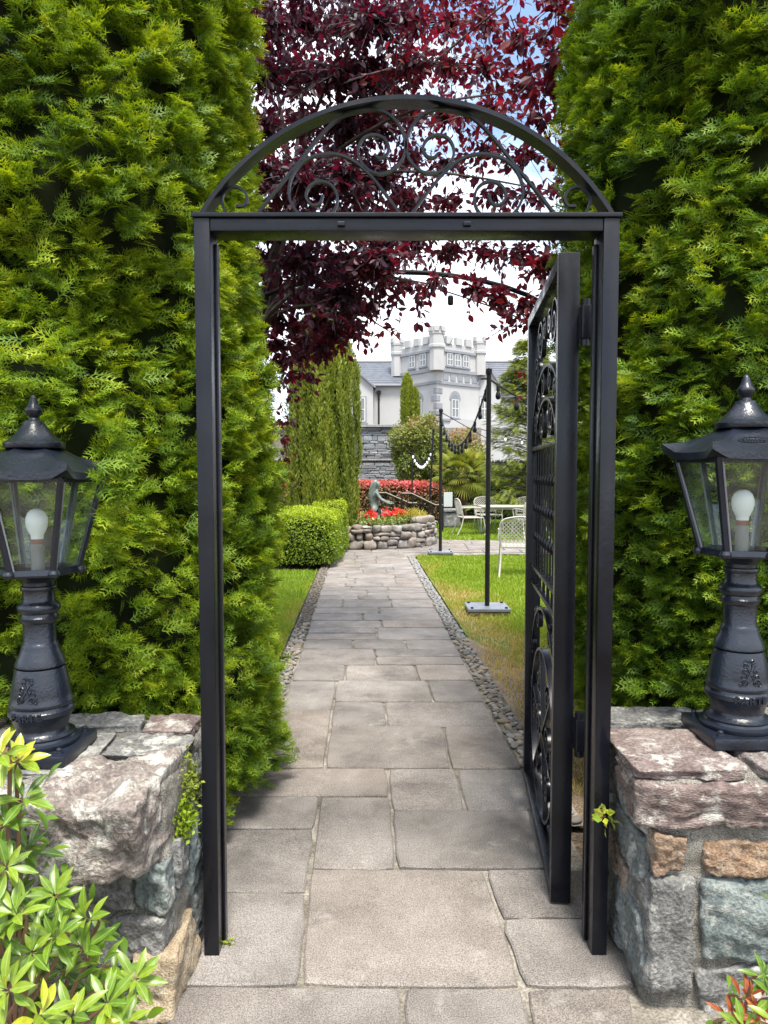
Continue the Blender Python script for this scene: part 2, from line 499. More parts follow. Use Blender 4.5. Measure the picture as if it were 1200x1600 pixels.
M_GLASS = glass_mat('dusty_lantern_glass')
M_THUJA = leaf_mat('thuja_scales', [(0.0, (0.034, 0.080, 0.008)), (0.45, (0.102, 0.182, 0.010)), (0.8, (0.190, 0.280, 0.013)), (1.0, (0.29, 0.36, 0.022))], trans=0.38, rough=0.55, spec=0.25)
M_THUJA_R = leaf_mat('thuja_scales_darker', [(0.0, (0.028, 0.074, 0.009)), (0.45, (0.086, 0.168, 0.011)), (0.8, (0.168, 0.262, 0.014)), (1.0, (0.27, 0.34, 0.020))], trans=0.38, rough=0.55, spec=0.25)
M_PLUM = leaf_mat('plum_leaf', [(0.0, (0.024, 0.012, 0.023)), (0.4, (0.036, 0.013, 0.025)), (0.8, (0.075, 0.011, 0.020)), (1.0, (0.16, 0.024, 0.013))], trans=0.28, tcol=[(0.0, (0.12, 0.006, 0.028)), (0.45, (0.24, 0.008, 0.032)), (1.0, (0.52, 0.014, 0.035))], rough=0.48, spec=0.28)
M_YEW = leaf_mat('yew_needles', [(0.0, (0.05, 0.085, 0.010)), (0.5, (0.155, 0.205, 0.020)), (1.0, (0.31, 0.33, 0.06))], trans=0.25)
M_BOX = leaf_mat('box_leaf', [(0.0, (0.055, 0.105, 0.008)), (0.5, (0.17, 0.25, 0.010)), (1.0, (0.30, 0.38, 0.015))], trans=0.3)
M_PIERIS = leaf_mat('pieris_leaf', [(0.0, (0.045, 0.10, 0.014)), (0.45, (0.105, 0.20, 0.018)), (0.8, (0.20, 0.29, 0.022)), (1.0, (0.42, 0.42, 0.03))], trans=0.28, rough=0.36, spec=0.5)
M_PIERIS_RED = leaf_mat('pieris_red_leaf', [(0.0, (0.20, 0.03, 0.02)), (1.0, (0.36, 0.10, 0.04))], trans=0.28, rough=0.36, spec=0.5)
for _m in (M_PIERIS, M_PIERIS_RED):
    _N, _L = _m.node_tree.nodes, _m.node_tree.links
    _b = _N['Principled BSDF']
    _src = _b.inputs['Base Color'].links[0].from_socket
    _tc = _N.new('ShaderNodeTexCoord'); _sx = _N.new('ShaderNodeSeparateXYZ'); _ab = _N.new('ShaderNodeMath'); _ab.operation = 'ABSOLUTE'
    _L.new(_tc.outputs['Object'], _sx.inputs[0]); _L.new(_sx.outputs['Y'], _ab.inputs[0])
    _rp = ramp(_N, [(0.006, (1, 1, 1)), (0.016, (0, 0, 0))])
    _L.new(_ab.outputs[0], _rp.inputs[0])
    _no = _N.new('ShaderNodeTexNoise'); _no.inputs['Scale'].default_value = 5.0; _no.inputs['Detail'].default_value = 5
    _L.new(_tc.outputs['Object'], _no.inputs['Vector'])
    _r2 = ramp(_N, [(0.30, (0.72, 0.74, 0.7)), (0.65, (1.08, 1.08, 1.0))]); _L.new(_no.outputs['Fac'], _r2.inputs[0])
    _mu = _N.new('ShaderNodeMix'); _mu.data_type = 'RGBA'; _mu.blend_type = 'MULTIPLY'; _mu.inputs['Factor'].default_value = 1.0
    _L.new(_src, _mu.inputs[6]); _L.new(_r2.outputs[0], _mu.inputs[7])
    _mx = _N.new('ShaderNodeMix'); _mx.data_type = 'RGBA'; _mx.inputs[7].default_value = (0.34, 0.40, 0.12, 1)
    _sc = _N.new('ShaderNodeMath'); _sc.operation = 'MULTIPLY'; _sc.inputs[1].default_value = 0.6
    _L.new(_rp.outputs[0], _sc.inputs[0]); _L.new(_sc.outputs[0], _mx.inputs['Factor']); _L.new(_mu.outputs[2], _mx.inputs[6])
    _L.new(_mx.outputs[2], _b.inputs['Base Color'])
M_PHOTINIA = leaf_mat('photinia_red', [(0.0, (0.11, 0.085, 0.03)), (0.5, (0.27, 0.13, 0.08)), (0.8, (0.40, 0.08, 0.08)), (1.0, (0.55, 0.13, 0.14))], trans=0.25)
M_SHRUB = leaf_mat('photinia_green', [(0.0, (0.06, 0.095, 0.016)), (0.5, (0.17, 0.20, 0.035)), (0.8, (0.16, 0.15, 0.05)), (1.0, (0.30, 0.16, 0.09))], trans=0.25)
M_DARKHEDGE = leaf_mat('dark_hedge_leaf', [(0.0, (0.012, 0.026, 0.008)), (0.6, (0.035, 0.065, 0.014)), (1.0, (0.09, 0.13, 0.02))], trans=0.2)
M_CYPRESS = leaf_mat('cypress_leaf', [(0.0, (0.035, 0.065, 0.010)), (0.5, (0.12, 0.17, 0.018)), (1.0, (0.25, 0.28, 0.035))], trans=0.25)
M_PALM = leaf_mat('palm_leaf', [(0.0, (0.10, 0.14, 0.02)), (0.6, (0.24, 0.28, 0.05)), (1.0, (0.38, 0.38, 0.10))], trans=0.25)
M_GRASS = leaf_mat('grass_blade', [(0.0, (0.085, 0.155, 0.010)), (0.45, (0.185, 0.28, 0.014)), (0.7, (0.27, 0.27, 0.045)), (1.0, (0.46, 0.35, 0.17))], trans=0.3)
M_COVER = leaf_mat('bed_plants', [(0.0, (0.06, 0.11, 0.025)), (0.6, (0.17, 0.22, 0.05)), (1.0, (0.38, 0.40, 0.22))], trans=0.25)
M_GOLD = leaf_mat('golden_grass', [(0.0, (0.25, 0.24, 0.03)), (1.0, (0.40, 0.34, 0.07))], trans=0.25)


# ------------------------------------------------------------------ foliage tools
def rot_from(x, nrm):
    """Rotation matrices (n,3,3) whose first column is x and third is close to nrm."""
    x = x / np.linalg.norm(x, axis=1, keepdims=True)
    z = nrm - (nrm * x).sum(1, keepdims=True) * x
    ln = np.linalg.norm(z, axis=1, keepdims=True)
    z = np.where(ln < 1e-4, np.roll(x, 1, axis=1), z)
    z = z - (z * x).sum(1, keepdims=True) * x
    z /= np.linalg.norm(z, axis=1, keepdims=True)
    y = np.cross(z, x)
    return np.stack([x, y, z], axis=2)


def scatter(templates, which, pos, R, scale, tint, tips=0.0):
    """Bake copies of templates [(verts, tris)] into one mesh's arrays."""
    V, T, C = [], [], []
    base = 0
    for k, (tv, tf) in enumerate(templates):
        idx = np.nonzero(which == k)[0]
        if len(idx) == 0: continue
        v = np.einsum('nij,kj->nki', R[idx], tv) * scale[idx][:, None, None] + pos[idx][:, None, :]
        n, kk = len(idx), len(tv)
        f = tf[None] + (np.arange(n) * kk)[:, None, None] + base
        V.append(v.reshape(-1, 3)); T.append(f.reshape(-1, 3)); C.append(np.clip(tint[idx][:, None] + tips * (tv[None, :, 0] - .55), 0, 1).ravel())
        base += n * kk
    return np.concatenate(V), np.concatenate(T), np.concatenate(C)


def unit(n, rng):
    d = rng.normal(size=(n, 3))
    return d / np.linalg.norm(d, axis=1, keepdims=True)


def kite(vs, fs, p, d, ln, w, n=(0, 0, 1), lift=0.0):
    d = np.array(d, float); d /= np.linalg.norm(d)
    s = np.cross(n, d)
    p = np.array(p, float)
    b = len(vs)
    vs += [p, p + d * ln * 0.5 + s * w, p + d * ln + np.array([0, 0, lift]), p + d * ln * 0.5 - s * w]
    fs += [(b, b + 1, b + 2), (b, b + 2, b + 3)]


def spike(vs, fs, p, d, ln, w):
    d = np.array(d, float); d /= np.linalg.norm(d)
    s = np.cross((0, 0, 1), d)
    b = len(vs)
    vs += [p + s * w, p - s * w, p + d * ln]
    fs.append((b, b + 1, b + 2))


def thuja_frond(seed, pairs=6, subs=2):
    """Flat scale-leaved spray: unit length along x, lying in the xy plane with drooping tips."""
    r = random.Random(seed)
    vs, fs = [], []
    kite(vs, fs, (0, 0, 0), (1, 0, 0), 1.0, 0.012)
    for i in range(pairs):
        t = 0.10 + 0.84 * i / pairs
        for sgn in (-1, 1):
            a = math.radians(r.uniform(30, 46)) * sgn
            ln = (0.50 * (1 - t) ** 0.75 + 0.10) * r.uniform(0.8, 1.15)
            d = np.array((math.cos(a), math.sin(a), r.uniform(-0.12, 0.12)))
            p = np.array((t + r.uniform(-.02, .02), 0, 0.05 * math.sin(t * 3)))
            spike(vs, fs, p, d, ln, 0.024)
            for j in range(subs):
                q = p + d * ln * (0.30 + 0.30 * j)
                for s2 in ((-1, 1) if ln > 0.32 else (sgn,)):
                    b = a + math.radians(r.uniform(28, 42)) * s2
                    spike(vs, fs, q, (math.cos(b), math.sin(b), r.uniform(-.2, .2)), ln * r.uniform(0.42, 0.62), 0.024)
    v = np.array(vs)
    v[:, 2] += -0.22 * v[:, 0] ** 2 + 0.10 * np.abs(v[:, 1])
    return v, np.array(fs)


def leaf_template(ratio=0.5, fold=0.12, curl=0.15, seg=3, stalk=0.12, peak=0.45):
    """Pointed leaf along x, folded along its midrib and curled down."""
    vs, fs = [], []
    for i in range(seg + 1):
        t = i / seg
        x = stalk + (1 - stalk) * t
        w = ratio / 2 * math.sin(math.pi * t ** (math.log(0.5) / math.log(peak))) if 0 < t < 1 else 0.0
        z = -curl * t * t
        vs += [(x, 0, z), (x, w, z + fold * w * 2), (x, -w, z + fold * w * 2)]
    for i in range(seg):
        a, b = i * 3, i * 3 + 3
        if i == 0:
            fs += [(a, b, b + 1), (a, b + 2, b)]
        elif i == seg - 1:
            fs += [(a, b, a + 1), (a, a + 2, b)]
        else:
            fs += [(a, b, b + 1), (a, b + 1, a + 1), (a, a + 2, b + 2), (a, b + 2, b)]
    return np.array(vs, float), np.array(fs)


def diamond(ratio=0.5):
    return np.array([(0, 0, 0), (0.5, ratio / 2, 0.05), (1, 0, 0), (0.5, -ratio / 2, 0.05)], float), np.array([(0, 1, 2), (0, 2, 3)])


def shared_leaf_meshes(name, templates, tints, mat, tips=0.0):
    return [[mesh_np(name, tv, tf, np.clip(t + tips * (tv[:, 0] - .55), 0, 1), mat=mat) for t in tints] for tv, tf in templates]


def as_objects(parent, name, meshes, tints, which, pos, R, scale, tint, sel):
    """The selected leaves as objects of their own that share mesh data."""
    off = np.array(wloc(parent))
    for i in sel:
        k = int(np.argmin([abs(t - tint[i]) for t in tints]))
        o = bpy.data.objects.new(name, meshes[which[i] % len(meshes)][k])
        COL.objects.link(o)
        o.parent = parent
        M = Matrix([[*(R[i][0] * scale[i]), pos[i][0] - off[0]], [*(R[i][1] * scale[i]), pos[i][1] - off[1]], [*(R[i][2] * scale[i]), pos[i][2] - off[2]], [0, 0, 0, 1]])
        o.matrix_local = M


THUJA_T = [thuja_frond(s, pairs=5, subs=1) for s in (1, 2, 3, 7)]
THUJA_LOD = [thuja_frond(s, pairs=6, subs=0) for s in (4, 5)]
THUJA_TINTS = (0.15, 0.4, 0.6, 0.8, 0.95)


def lumpy_shell(cx, cy, rfun, z0, z1, seed, k=0.8, nt=40, nz=40, lump=0.12, freq=2.6):
    th = np.linspace(0, math.tau, nt, endpoint=False)
    zs = np.linspace(z0, z1, nz)
    T, Z = np.meshgrid(th, zs)
    r = rfun(Z.ravel()) * k * (1 + lump * fbm(np.stack([np.cos(T.ravel()) * freq, np.sin(T.ravel()) * freq, Z.ravel() * freq * 0.9], 1), seed))
    v = np.stack([cx + r * np.cos(T.ravel()), cy + r * np.sin(T.ravel()), Z.ravel()], 1)
    f = [(i * nt + j, i * nt + (j + 1) % nt, (i + 1) * nt + (j + 1) % nt, (i + 1) * nt + j) for i in range(nz - 1) for j in range(nt)]
    return v, np.array(f)


def thuja(name, label, cx, cy, H, rfun, n_tuft, mat, seed, group, templates=THUJA_T, size=0.15, face=0.0, spread=2.2, n_obj=300, zview=4.4, keep=None, bright=0.0, extra=()):
    rng = np.random.default_rng(seed)
    root = empty(name, (cx, cy, 0), label, 'tree', group)
    MB().tube([(cx, cy, -0.05), (cx, cy, 0.4), (cx + .03, cy, H * 0.5), (cx, cy, H * 0.93)], [0.10, 0.085, 0.06, 0.015], 10).build('trunk', M_BARK, root, True)
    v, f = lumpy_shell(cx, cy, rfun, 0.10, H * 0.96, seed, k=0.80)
    link('dark_inner_hull', mesh_np('dark_inner_hull', v - np.array([cx, cy, 0]), f, mat=M_INNER, smooth=True), root)  # closed hull stops see-through, its dark colour standing in for shade in gaps
    # tufts, most of them on the side that can be seen
    th = np.where(rng.random(n_tuft) < 0.86, face + (rng.random(n_tuft) * 2 - 1) * spread, rng.random(n_tuft) * math.tau)
    z = np.where(rng.random(n_tuft) < 0.94, rng.random(n_tuft) * (zview - 0.12) + 0.12, zview + rng.random(n_tuft) * (H - zview))
    base = np.stack([np.cos(th) * 2.6, np.sin(th) * 2.6, z * 2.34], 1)
    lump = fbm(base, seed)
    r = rfun(z) * (1 + 0.10 * lump) * np.where(rng.random(n_tuft) < .18, rng.uniform(0.76, 0.84, n_tuft), rng.uniform(0.86, 0.96, n_tuft))
    for i, (ex, ey, ez) in enumerate(extra):          # boughs that reach further out
        th[i], r[i], z[i] = math.atan2(ey - cy, ex - cx), math.hypot(ex - cx, ey - cy), ez
    out = np.stack([np.cos(th), np.sin(th), np.zeros(n_tuft)], 1)
    per = 7
    n = n_tuft * per
    c = np.repeat(np.stack([cx + r * out[:, 0], cy + r * out[:, 1], z], 1), per, 0)
    o = np.repeat(out, per, 0)
    tang = np.stack([-o[:, 1], o[:, 0], np.zeros(n)], 1)
    # each tuft leans its own way; its fans spread from one point
    lean = np.repeat(rng.normal(size=n_tuft) * 0.55, per)
    fan = rng.uniform(-1, 1, n)
    up = rng.uniform(-0.25, 0.75, n)
    d = o * rng.uniform(0.45, 1.0, n)[:, None] + tang * (lean + fan * 0.75)[:, None] + np.array([0, 0, 1.0]) * up[:, None]
    nrm = np.array([0, 0, 1.0]) * rng.uniform(0.2, 1.0, n)[:, None] + o * rng.uniform(0.2, 0.9, n)[:, None] + unit(n, rng) * 0.55
    R = rot_from(d, nrm)
    sc = size * rng.uniform(0.7, 1.2, n)
    pos = c + unit(n, rng) * 0.035 - R[:, :, 0] * (sc * 0.25)[:, None]
    own = fbm(base * 0.8 + 31.7, seed + 17)               # growth differs from bough to bough
    tuft_t = np.clip(0.52 + 0.16 * np.repeat(own, per) + np.repeat(rng.normal(size=n_tuft) * 0.14, per), 0, 1)
    tint = np.clip(tuft_t + rng.normal(size=n) * 0.09 + bright, 0.02, 1)
    which = rng.integers(0, len(templates), n)
    if keep is not None:
        k = keep(pos)
        pos, R, sc, tint, which, o = pos[k], R[k], sc[k], tint[k], which[k], o[k]
    ok = np.zeros(len(pos), bool)
    if n_obj:
        px, py, dd = project(pos)
        view = (px > -20) & (px < 1220) & (py > -20) & (py < 1620)
        tocam = np.array([0, 0, EYE]) - pos
        facing = (o * tocam).sum(1) > 0
        score = np.where(view & facing, sc / np.linalg.norm(tocam, axis=1), 0)
        sel = np.argsort(-score)[:n_obj]
        ok[sel] = True
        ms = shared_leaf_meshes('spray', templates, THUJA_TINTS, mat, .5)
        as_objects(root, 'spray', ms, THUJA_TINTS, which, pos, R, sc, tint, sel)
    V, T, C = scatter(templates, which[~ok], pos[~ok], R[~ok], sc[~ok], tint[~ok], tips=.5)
    link('crown', mesh_np('crown', V - np.array([cx, cy, 0]), T, C, mat=mat), root, kind='stuff')
    return root


def leafy(name, pts, out, template, size, mat, tintfun, parent, rng, droop=0.0, kind='stuff', spread=0.9):
    n = len(pts)
    d = out * 0.6 + unit(n, rng) * spread + np.array([0, 0, -droop])
    R = rot_from(d, out + unit(n, rng) * 0.8 + np.array([0, 0, 0.6]))
    sc = size * rng.uniform(0.65, 1.25, n)
    tint = np.clip(tintfun(pts) + rng.normal(size=n) * 0.13, 0, 1)
    V, T, C = scatter([template], np.zeros(n, int), pts, R, sc, tint)
    V = V - np.array(wloc(parent))
    return link(name, mesh_np(name, V, T, C, mat=mat), parent, kind=kind)


def box_points(n, x0, x1, y0, y1, z0, z1, rng, depth=0.08, lump=0.06, seed=3):
    """Points near the top and sides of a clipped block with soft edges."""
    a = np.array([(x1 - x0) * (y1 - y0), (x1 - x0) * (z1 - z0), (x1 - x0) * (z1 - z0) * .4, (y1 - y0) * (z1 - z0), (y1 - y0) * (z1 - z0)])
    side = rng.choice(5, n, p=a / a.sum())
    u = rng.random((n, 3))
    p = np.stack([x0 + (x1 - x0) * u[:, 0], y0 + (y1 - y0) * u[:, 1], z0 + (z1 - z0) * u[:, 2]], 1)
    o = np.zeros((n, 3))
    for s, (ax, val, sg) in enumerate(((2, z1, 1), (1, y0, -1), (1, y1, 1), (0, x0, -1), (0, x1, 1))):
        k = side == s
        p[k, ax] = val - sg * rng.random(k.sum()) * depth
        o[k, ax] = sg
    # round the block's edges
    c = np.array([(x0 + x1) / 2, (y0 + y1) / 2, z0 + (z1 - z0) * 0.4])
    h = np.array([(x1 - x0) / 2, (y1 - y0) / 2, (z1 - z0) * 0.6])
    q = (p - c) / h
    m = np.abs(q).max(1); k6 = (np.abs(q) ** 7).sum(1) ** (1 / 7)
    p = c + (p - c) * np.clip(m / np.maximum(k6, 1e-6), 0.85, 1)[:, None]
    p += o * (lump * fbm(p * 2.5, seed))[:, None]
    return p, o


def blob_points(n, c, rad, rng, inner=0.55, seed=2, lump=0.25, freq=2.0):
    d = unit(n, rng)
    k = inner + (1 - inner) * rng.random(n) ** 0.5
    rr = 1 + lump * fbm(d * freq + np.array(c), seed)
    return np.array(c) + d * np.array(rad) * (k * rr)[:, None], d


# ------------------------------------------------------------------ stones
_grid_cache = {}


def cube_grid(n):
    if n not in _grid_cache:
        key, vs, fs = {}, [], []

        def vid(p):
            k = tuple(round(c * 1000) for c in p)
            if k not in key:
                key[k] = len(vs); vs.append(p)
            return key[k]
        g = [-1 + 2 * i / n for i in range(n + 1)]
        for ax in range(3):
            for sg in (-1, 1):
                for i in range(n):
                    for j in range(n):
                        q = []
                        for a, b in ((i, j), (i + 1, j), (i + 1, j + 1), (i, j + 1)):
                            p = [0, 0, 0]
                            p[ax] = sg; p[(ax + 1) % 3] = g[a]; p[(ax + 2) % 3] = g[b]
                            q.append(vid(tuple(p)))
                        fs.append(tuple(q) if sg > 0 else tuple(q[::-1]))
        _grid_cache[n] = (np.array(vs, float), np.array(fs))
    return _grid_cache[n]


def stone_mesh(name, lo, hi, mat, seed, n=7, k=7.0, jit=0.10, amp=0.008, freq=9.0, skew=None, ridge=0.0):
    """Rough block between two corners, its own corners pushed about, its faces uneven."""
    r = np.random.default_rng(seed)
    g, f = cube_grid(n)
    lo, hi = np.array(lo, float), np.array(hi, float)
    ctr, h = (lo + hi) / 2, (hi - lo) / 2
    q = g / ((np.abs(g) ** k).sum(1) ** (1 / k))[:, None]
    cj = r.uniform(-jit, jit, (2, 2, 2, 3))
    if skew is not None: cj += skew
    w = (q + 1) / 2
    off = np.zeros_like(q)
    for a in (0, 1):
        for b in (0, 1):
            for c in (0, 1):
                ww = (w[:, 0] if a else 1 - w[:, 0]) * (w[:, 1] if b else 1 - w[:, 1]) * (w[:, 2] if c else 1 - w[:, 2])
                off += ww[:, None] * cj[a, b, c]
    v = (q + off) * h
    nn = q / np.linalg.norm(q, axis=1, keepdims=True)
    q3 = (v + ctr) * freq + seed * 3.1
    e = amp * (fbm(q3, seed, 4) - ridge * np.abs(fbm(q3 * 1.7 + 5, seed + 40, 3)))
    v = v + nn * e[:, None]
    return mesh_np(name, v, f, mat=mat, smooth=n >= 6), Vector(ctr)


def add_stone(parent, lo, hi, mat, seed, name='stone', **kw):
    me, c = stone_mesh(name, lo, hi, mat, seed, **kw)
    return link(name, me, parent, Matrix.Translation(c))

# ================================================================== THE SETTING
def sheet(name, poly, z, mat, kind='structure', sub=1):
    m = MB()
    m.add([(p[0], p[1], z) for p in poly], [tuple(range(len(poly)))])
    return tag(m.build(name, mat), kind=kind)


sheet('ground', [(-600, -60), (600, -60), (600, 1500), (-600, 1500)], -0.045, M_SOIL)

# path edges on the ground, from two points on each edge
EL0, EL1 = G(440, 1107), G(512, 891)
ER0, ER1 = G(816, 1200), G(635, 867)


def edge_l(y): return EL0.x + (EL1.x - EL0.x) * (y - EL0.y) / (EL1.y - EL0.y)
def edge_r(y): return ER0.x + (ER1.x - ER0.x) * (y - ER0.y) / (ER1.y - ER0.y)


PATH_END = 12.7
lawn_r = [(edge_r(3.2) + .16, 3.2), (6.5, 3.2), (6.5, 12.9), (edge_r(12.4) + .35, 12.75), (edge_r(11.8) + .16, 11.8)]
sheet('lawn', lawn_r, -0.022, M_LAWN)
lawn_l = [(-5, 4.0), (edge_l(4) - .16, 4.0), (edge_l(10.9) - .16, 10.9), (-5, 10.9)]
sheet('lawn', lawn_l, -0.022, M_LAWN)
lawn_far = [(1.3, 15.9), (9, 15.2), (9, 24), (0.9, 24)]
sheet('lawn', lawn_far, -0.022, M_LAWN)

M_DRY = stone_mat('dry_needle_litter', [(0.10, 0.07, 0.045), (0.22, 0.165, 0.105), (0.33, 0.26, 0.17)], scale=5, bump=1.0, per_obj=0.0, speck=0.6)
sheet('dry_ground', [(edge_r(3.0) + .12, 3.0), (edge_r(3.0) + .75, 3.0), (edge_r(4.6) + .62, 4.6), (edge_r(5.8) + .40, 5.8), (edge_r(6.6) + .13, 6.6)], -0.017, M_DRY)
path = sheet('path', [(-1.2, 0.4), (1.3, 0.4), (1.3, 2.6), (edge_r(2.6) + .05, 2.6), (edge_r(PATH_END) + .02, PATH_END), (edge_l(PATH_END) - .02, PATH_END), (edge_l(2.6) - .10, 2.6), (-1.2, 2.6)], -0.014, M_MORTAR)


def flagstone(parent, quad, seed, gap=0.007, top=0.0, name='flagstone', rough=0.004, thick=0.05, seg=5):
    """A paving slab with slightly wavy, worn edges."""
    r = random.Random(seed)
    q = [Vector((p[0], p[1], 0)) for p in quad]
    c = sum(q, Vector()) / 4
    area = sum(q[i].x * q[(i + 1) % 4].y - q[(i + 1) % 4].x * q[i].y for i in range(4))
    if area < 0: q = q[::-1]
    ins = []
    for i in range(4):
        a, b, d = q[i - 1], q[i], q[(i + 1) % 4]
        e1, e2 = (b - a).normalized(), (d - b).normalized()
        n1, n2 = Vector((-e1.y, e1.x, 0)), Vector((-e2.y, e2.x, 0))
        ins.append(b + (n1 + n2) * gap)
    ring = []
    for i in range(4):
        a, b = ins[i], ins[(i + 1) % 4]
        e = (b - a)
        nn = Vector((-e.y, e.x, 0)).normalized()
        for j in range(seg):
            t = j / seg
            corner = 0.009 if j == 0 else 0.0
            ring.append(a + e * t + nn * (r.gauss(0, rough * 0.6)) + (c - a).normalized() * corner)
    n = len(ring)
    tx, ty, dz = r.uniform(-.003, .003), r.uniform(-.003, .003), r.uniform(-.003, .003) + top
    zt = lambda p: dz + (p.x - c.x) * tx + (p.y - c.y) * ty
    vs = [p + Vector((0, 0, dz - thick)) for p in ring]
    vs += [p + Vector((0, 0, zt(p) - 0.006)) for p in ring]
    inner = [p + (c - p).normalized() * 0.007 for p in ring]
    vs += [p + Vector((0, 0, zt(p))) for p in inner]
    fs = []
    for lv in (0, 1):
        fs += [(lv * n + k, lv * n + (k + 1) % n, (lv + 1) * n + (k + 1) % n, (lv + 1) * n + k) for k in range(n)]
    fs.append(tuple(2 * n + k for k in range(n)))
    m = MB(); m.add([v - c for v in vs], fs)
    return link(name, m.mesh(name, M_FLAG), parent, Matrix.Translation(c))


# near slabs, read off the photograph as quads (left-near, right-near, right-far, left-far)
near = [
    ((250, 1700), (634, 1700), (629, 1539), (262, 1539)),
    ((634, 1700), (850, 1700), (818, 1541), (629, 1539)),
    ((850, 1700), (1010, 1700), (985, 1541), (818, 1541)),
    ((215, 1539), (469, 1539), (481, 1393), (245, 1393)),
    ((469, 1539), (818, 1541), (758, 1357), (484, 1356)),
    ((818, 1541), (1000, 1541), (960, 1434), (782, 1434)),
    ((782, 1434), (960, 1434), (925, 1358), (758, 1357)),
    ((245, 1393), (481, 1393), (492, 1294), (275, 1294)),
    ((275, 1294), (492, 1294), (501, 1243), (300, 1243)),
    ((484, 1356), (619, 1356), (610, 1243), (501, 1243)),
    ((619, 1356), (860, 1357), (838, 1265), (612, 1265)),
    ((612, 1265), (728, 1265), (712, 1200), (605, 1200)),
    ((728, 1265), (838, 1265), (816, 1200), (712, 1200)),
    ((300, 1243), (610, 1243), (605, 1200), (330, 1200)),
    ((405, 1199), (507, 1199), (519, 1108), (440, 1108)),
    ((507, 1199), (705, 1200), (692, 1134), (516, 1134)),
    ((705, 1200), (816, 1200), (779, 1134), (692, 1134)),
    ((516, 1134), (605, 1134), (600, 1096), (521, 1096)),
    ((605, 1134), (779, 1134), (757, 1096), (600, 1096)),
    ((440, 1108), (519, 1108), (526, 1063), (454, 1063)),
    ((521, 1096), (678, 1096), (667, 1063), (526, 1063)),
    ((678, 1096), (757, 1096), (739, 1063), (667, 1063)),
]
for i, q in enumerate(near):
    flagstone(path, [G(*p) for p in q], 100 + i, gap=0.0055)
# the rest in rows along the path
rr = random.Random(5)
y = G(600, 1063).y
row = 0
while y < PATH_END - 0.05:
    h = rr.choice([0.26, 0.34, 0.42, 0.5])
    y1 = min(PATH_END, y + h)
    if PATH_END - y1 < 0.15: y1 = PATH_END
    k = rr.choice([2, 3, 3])
    cuts = [0.0] + sorted(rr.uniform(0.22, 0.42) + (0.34 * j if k == 3 else 0.12) for j in range(k - 1)) + [1.0]
    for j in range(k):
        split = rr.random() < 0.22 and h > 0.4
        parts = [(y, (y + y1) / 2 + rr.uniform(-.03, .03)), None] if split else [(y, y1)]
        if split: parts[1] = (parts[0][1], y1)
        for (ya, yb) in parts:
            L0, L1 = edge_l(ya), edge_l(yb)
            R0, R1 = edge_r(ya), edge_r(yb)
            flagstone(path, [(L0 + (R0 - L0) * cuts[j], ya), (L0 + (R0 - L0) * cuts[j + 1], ya), (L1 + (R1 - L1) * cuts[j + 1], yb), (L1 + (R1 - L1) * cuts[j], yb)], 500 + row * 10 + j * 2 + (ya != y), gap=0.006, seg=3)
    y = y1
    row += 1

cross = sheet('crossing_path', [(edge_l(12.7) - 1.6, 12.72), (edge_r(12.7) + .3, 12.72), (2.2, 13.15), (8.5, 12.95), (8.5, 15.2), (1.35, 15.9), (-2.5, 16.6)], -0.016, M_MORTAR)
rr = random.Random(11)
ya = 12.74
while ya < 15.6:
    yb = ya + rr.choice([0.42, 0.55, 0.65])
    x = -2.2 + rr.uniform(0, .3)
    while x < 8.2:
        x2 = x + rr.choice([0.5, 0.7, 0.9])
        front = 12.72 if x2 < 0.9 else 12.72 + min(1.0, (x2 - 0.9) / 1.2) * 0.42
        back = 15.9 - max(0, x - 1.3) * 0.09
        if ya >= front - 0.02 and yb <= back + 0.02 and (x > edge_l(12.7) - 1.2):
            flagstone(cross, [(x, ya), (x2, ya), (x2, yb), (x, yb)], int(x * 100) + int(ya * 1000), gap=0.006, seg=2)
        x = x2
    ya = yb

# pebble edgings beside the path
ico = bmesh.new(); bmesh.ops.create_icosphere(ico, subdivisions=2, radius=1.0)
PEB_V = np.array([v.co[:] for v in ico.verts]); PEB_F = np.array([[v.index for v in f.verts] for f in ico.faces]); ico.free()
ico = bmesh.new(); bmesh.ops.create_icosphere(ico, subdivisions=1, radius=1.0)
PEB_V1 = np.array([v.co[:] for v in ico.verts]); PEB_F1 = np.array([[v.index for v in f.verts] for f in ico.faces]); ico.free()
PEB_MESH = []
for s in range(5):
    v = PEB_V * (1 + 0.14 * fbm(PEB_V * 1.3 + s * 9, s)[:, None])
    PEB_MESH.append(mesh_np('pebble', v, PEB_F, mat=M_PEBBLE, smooth=True))


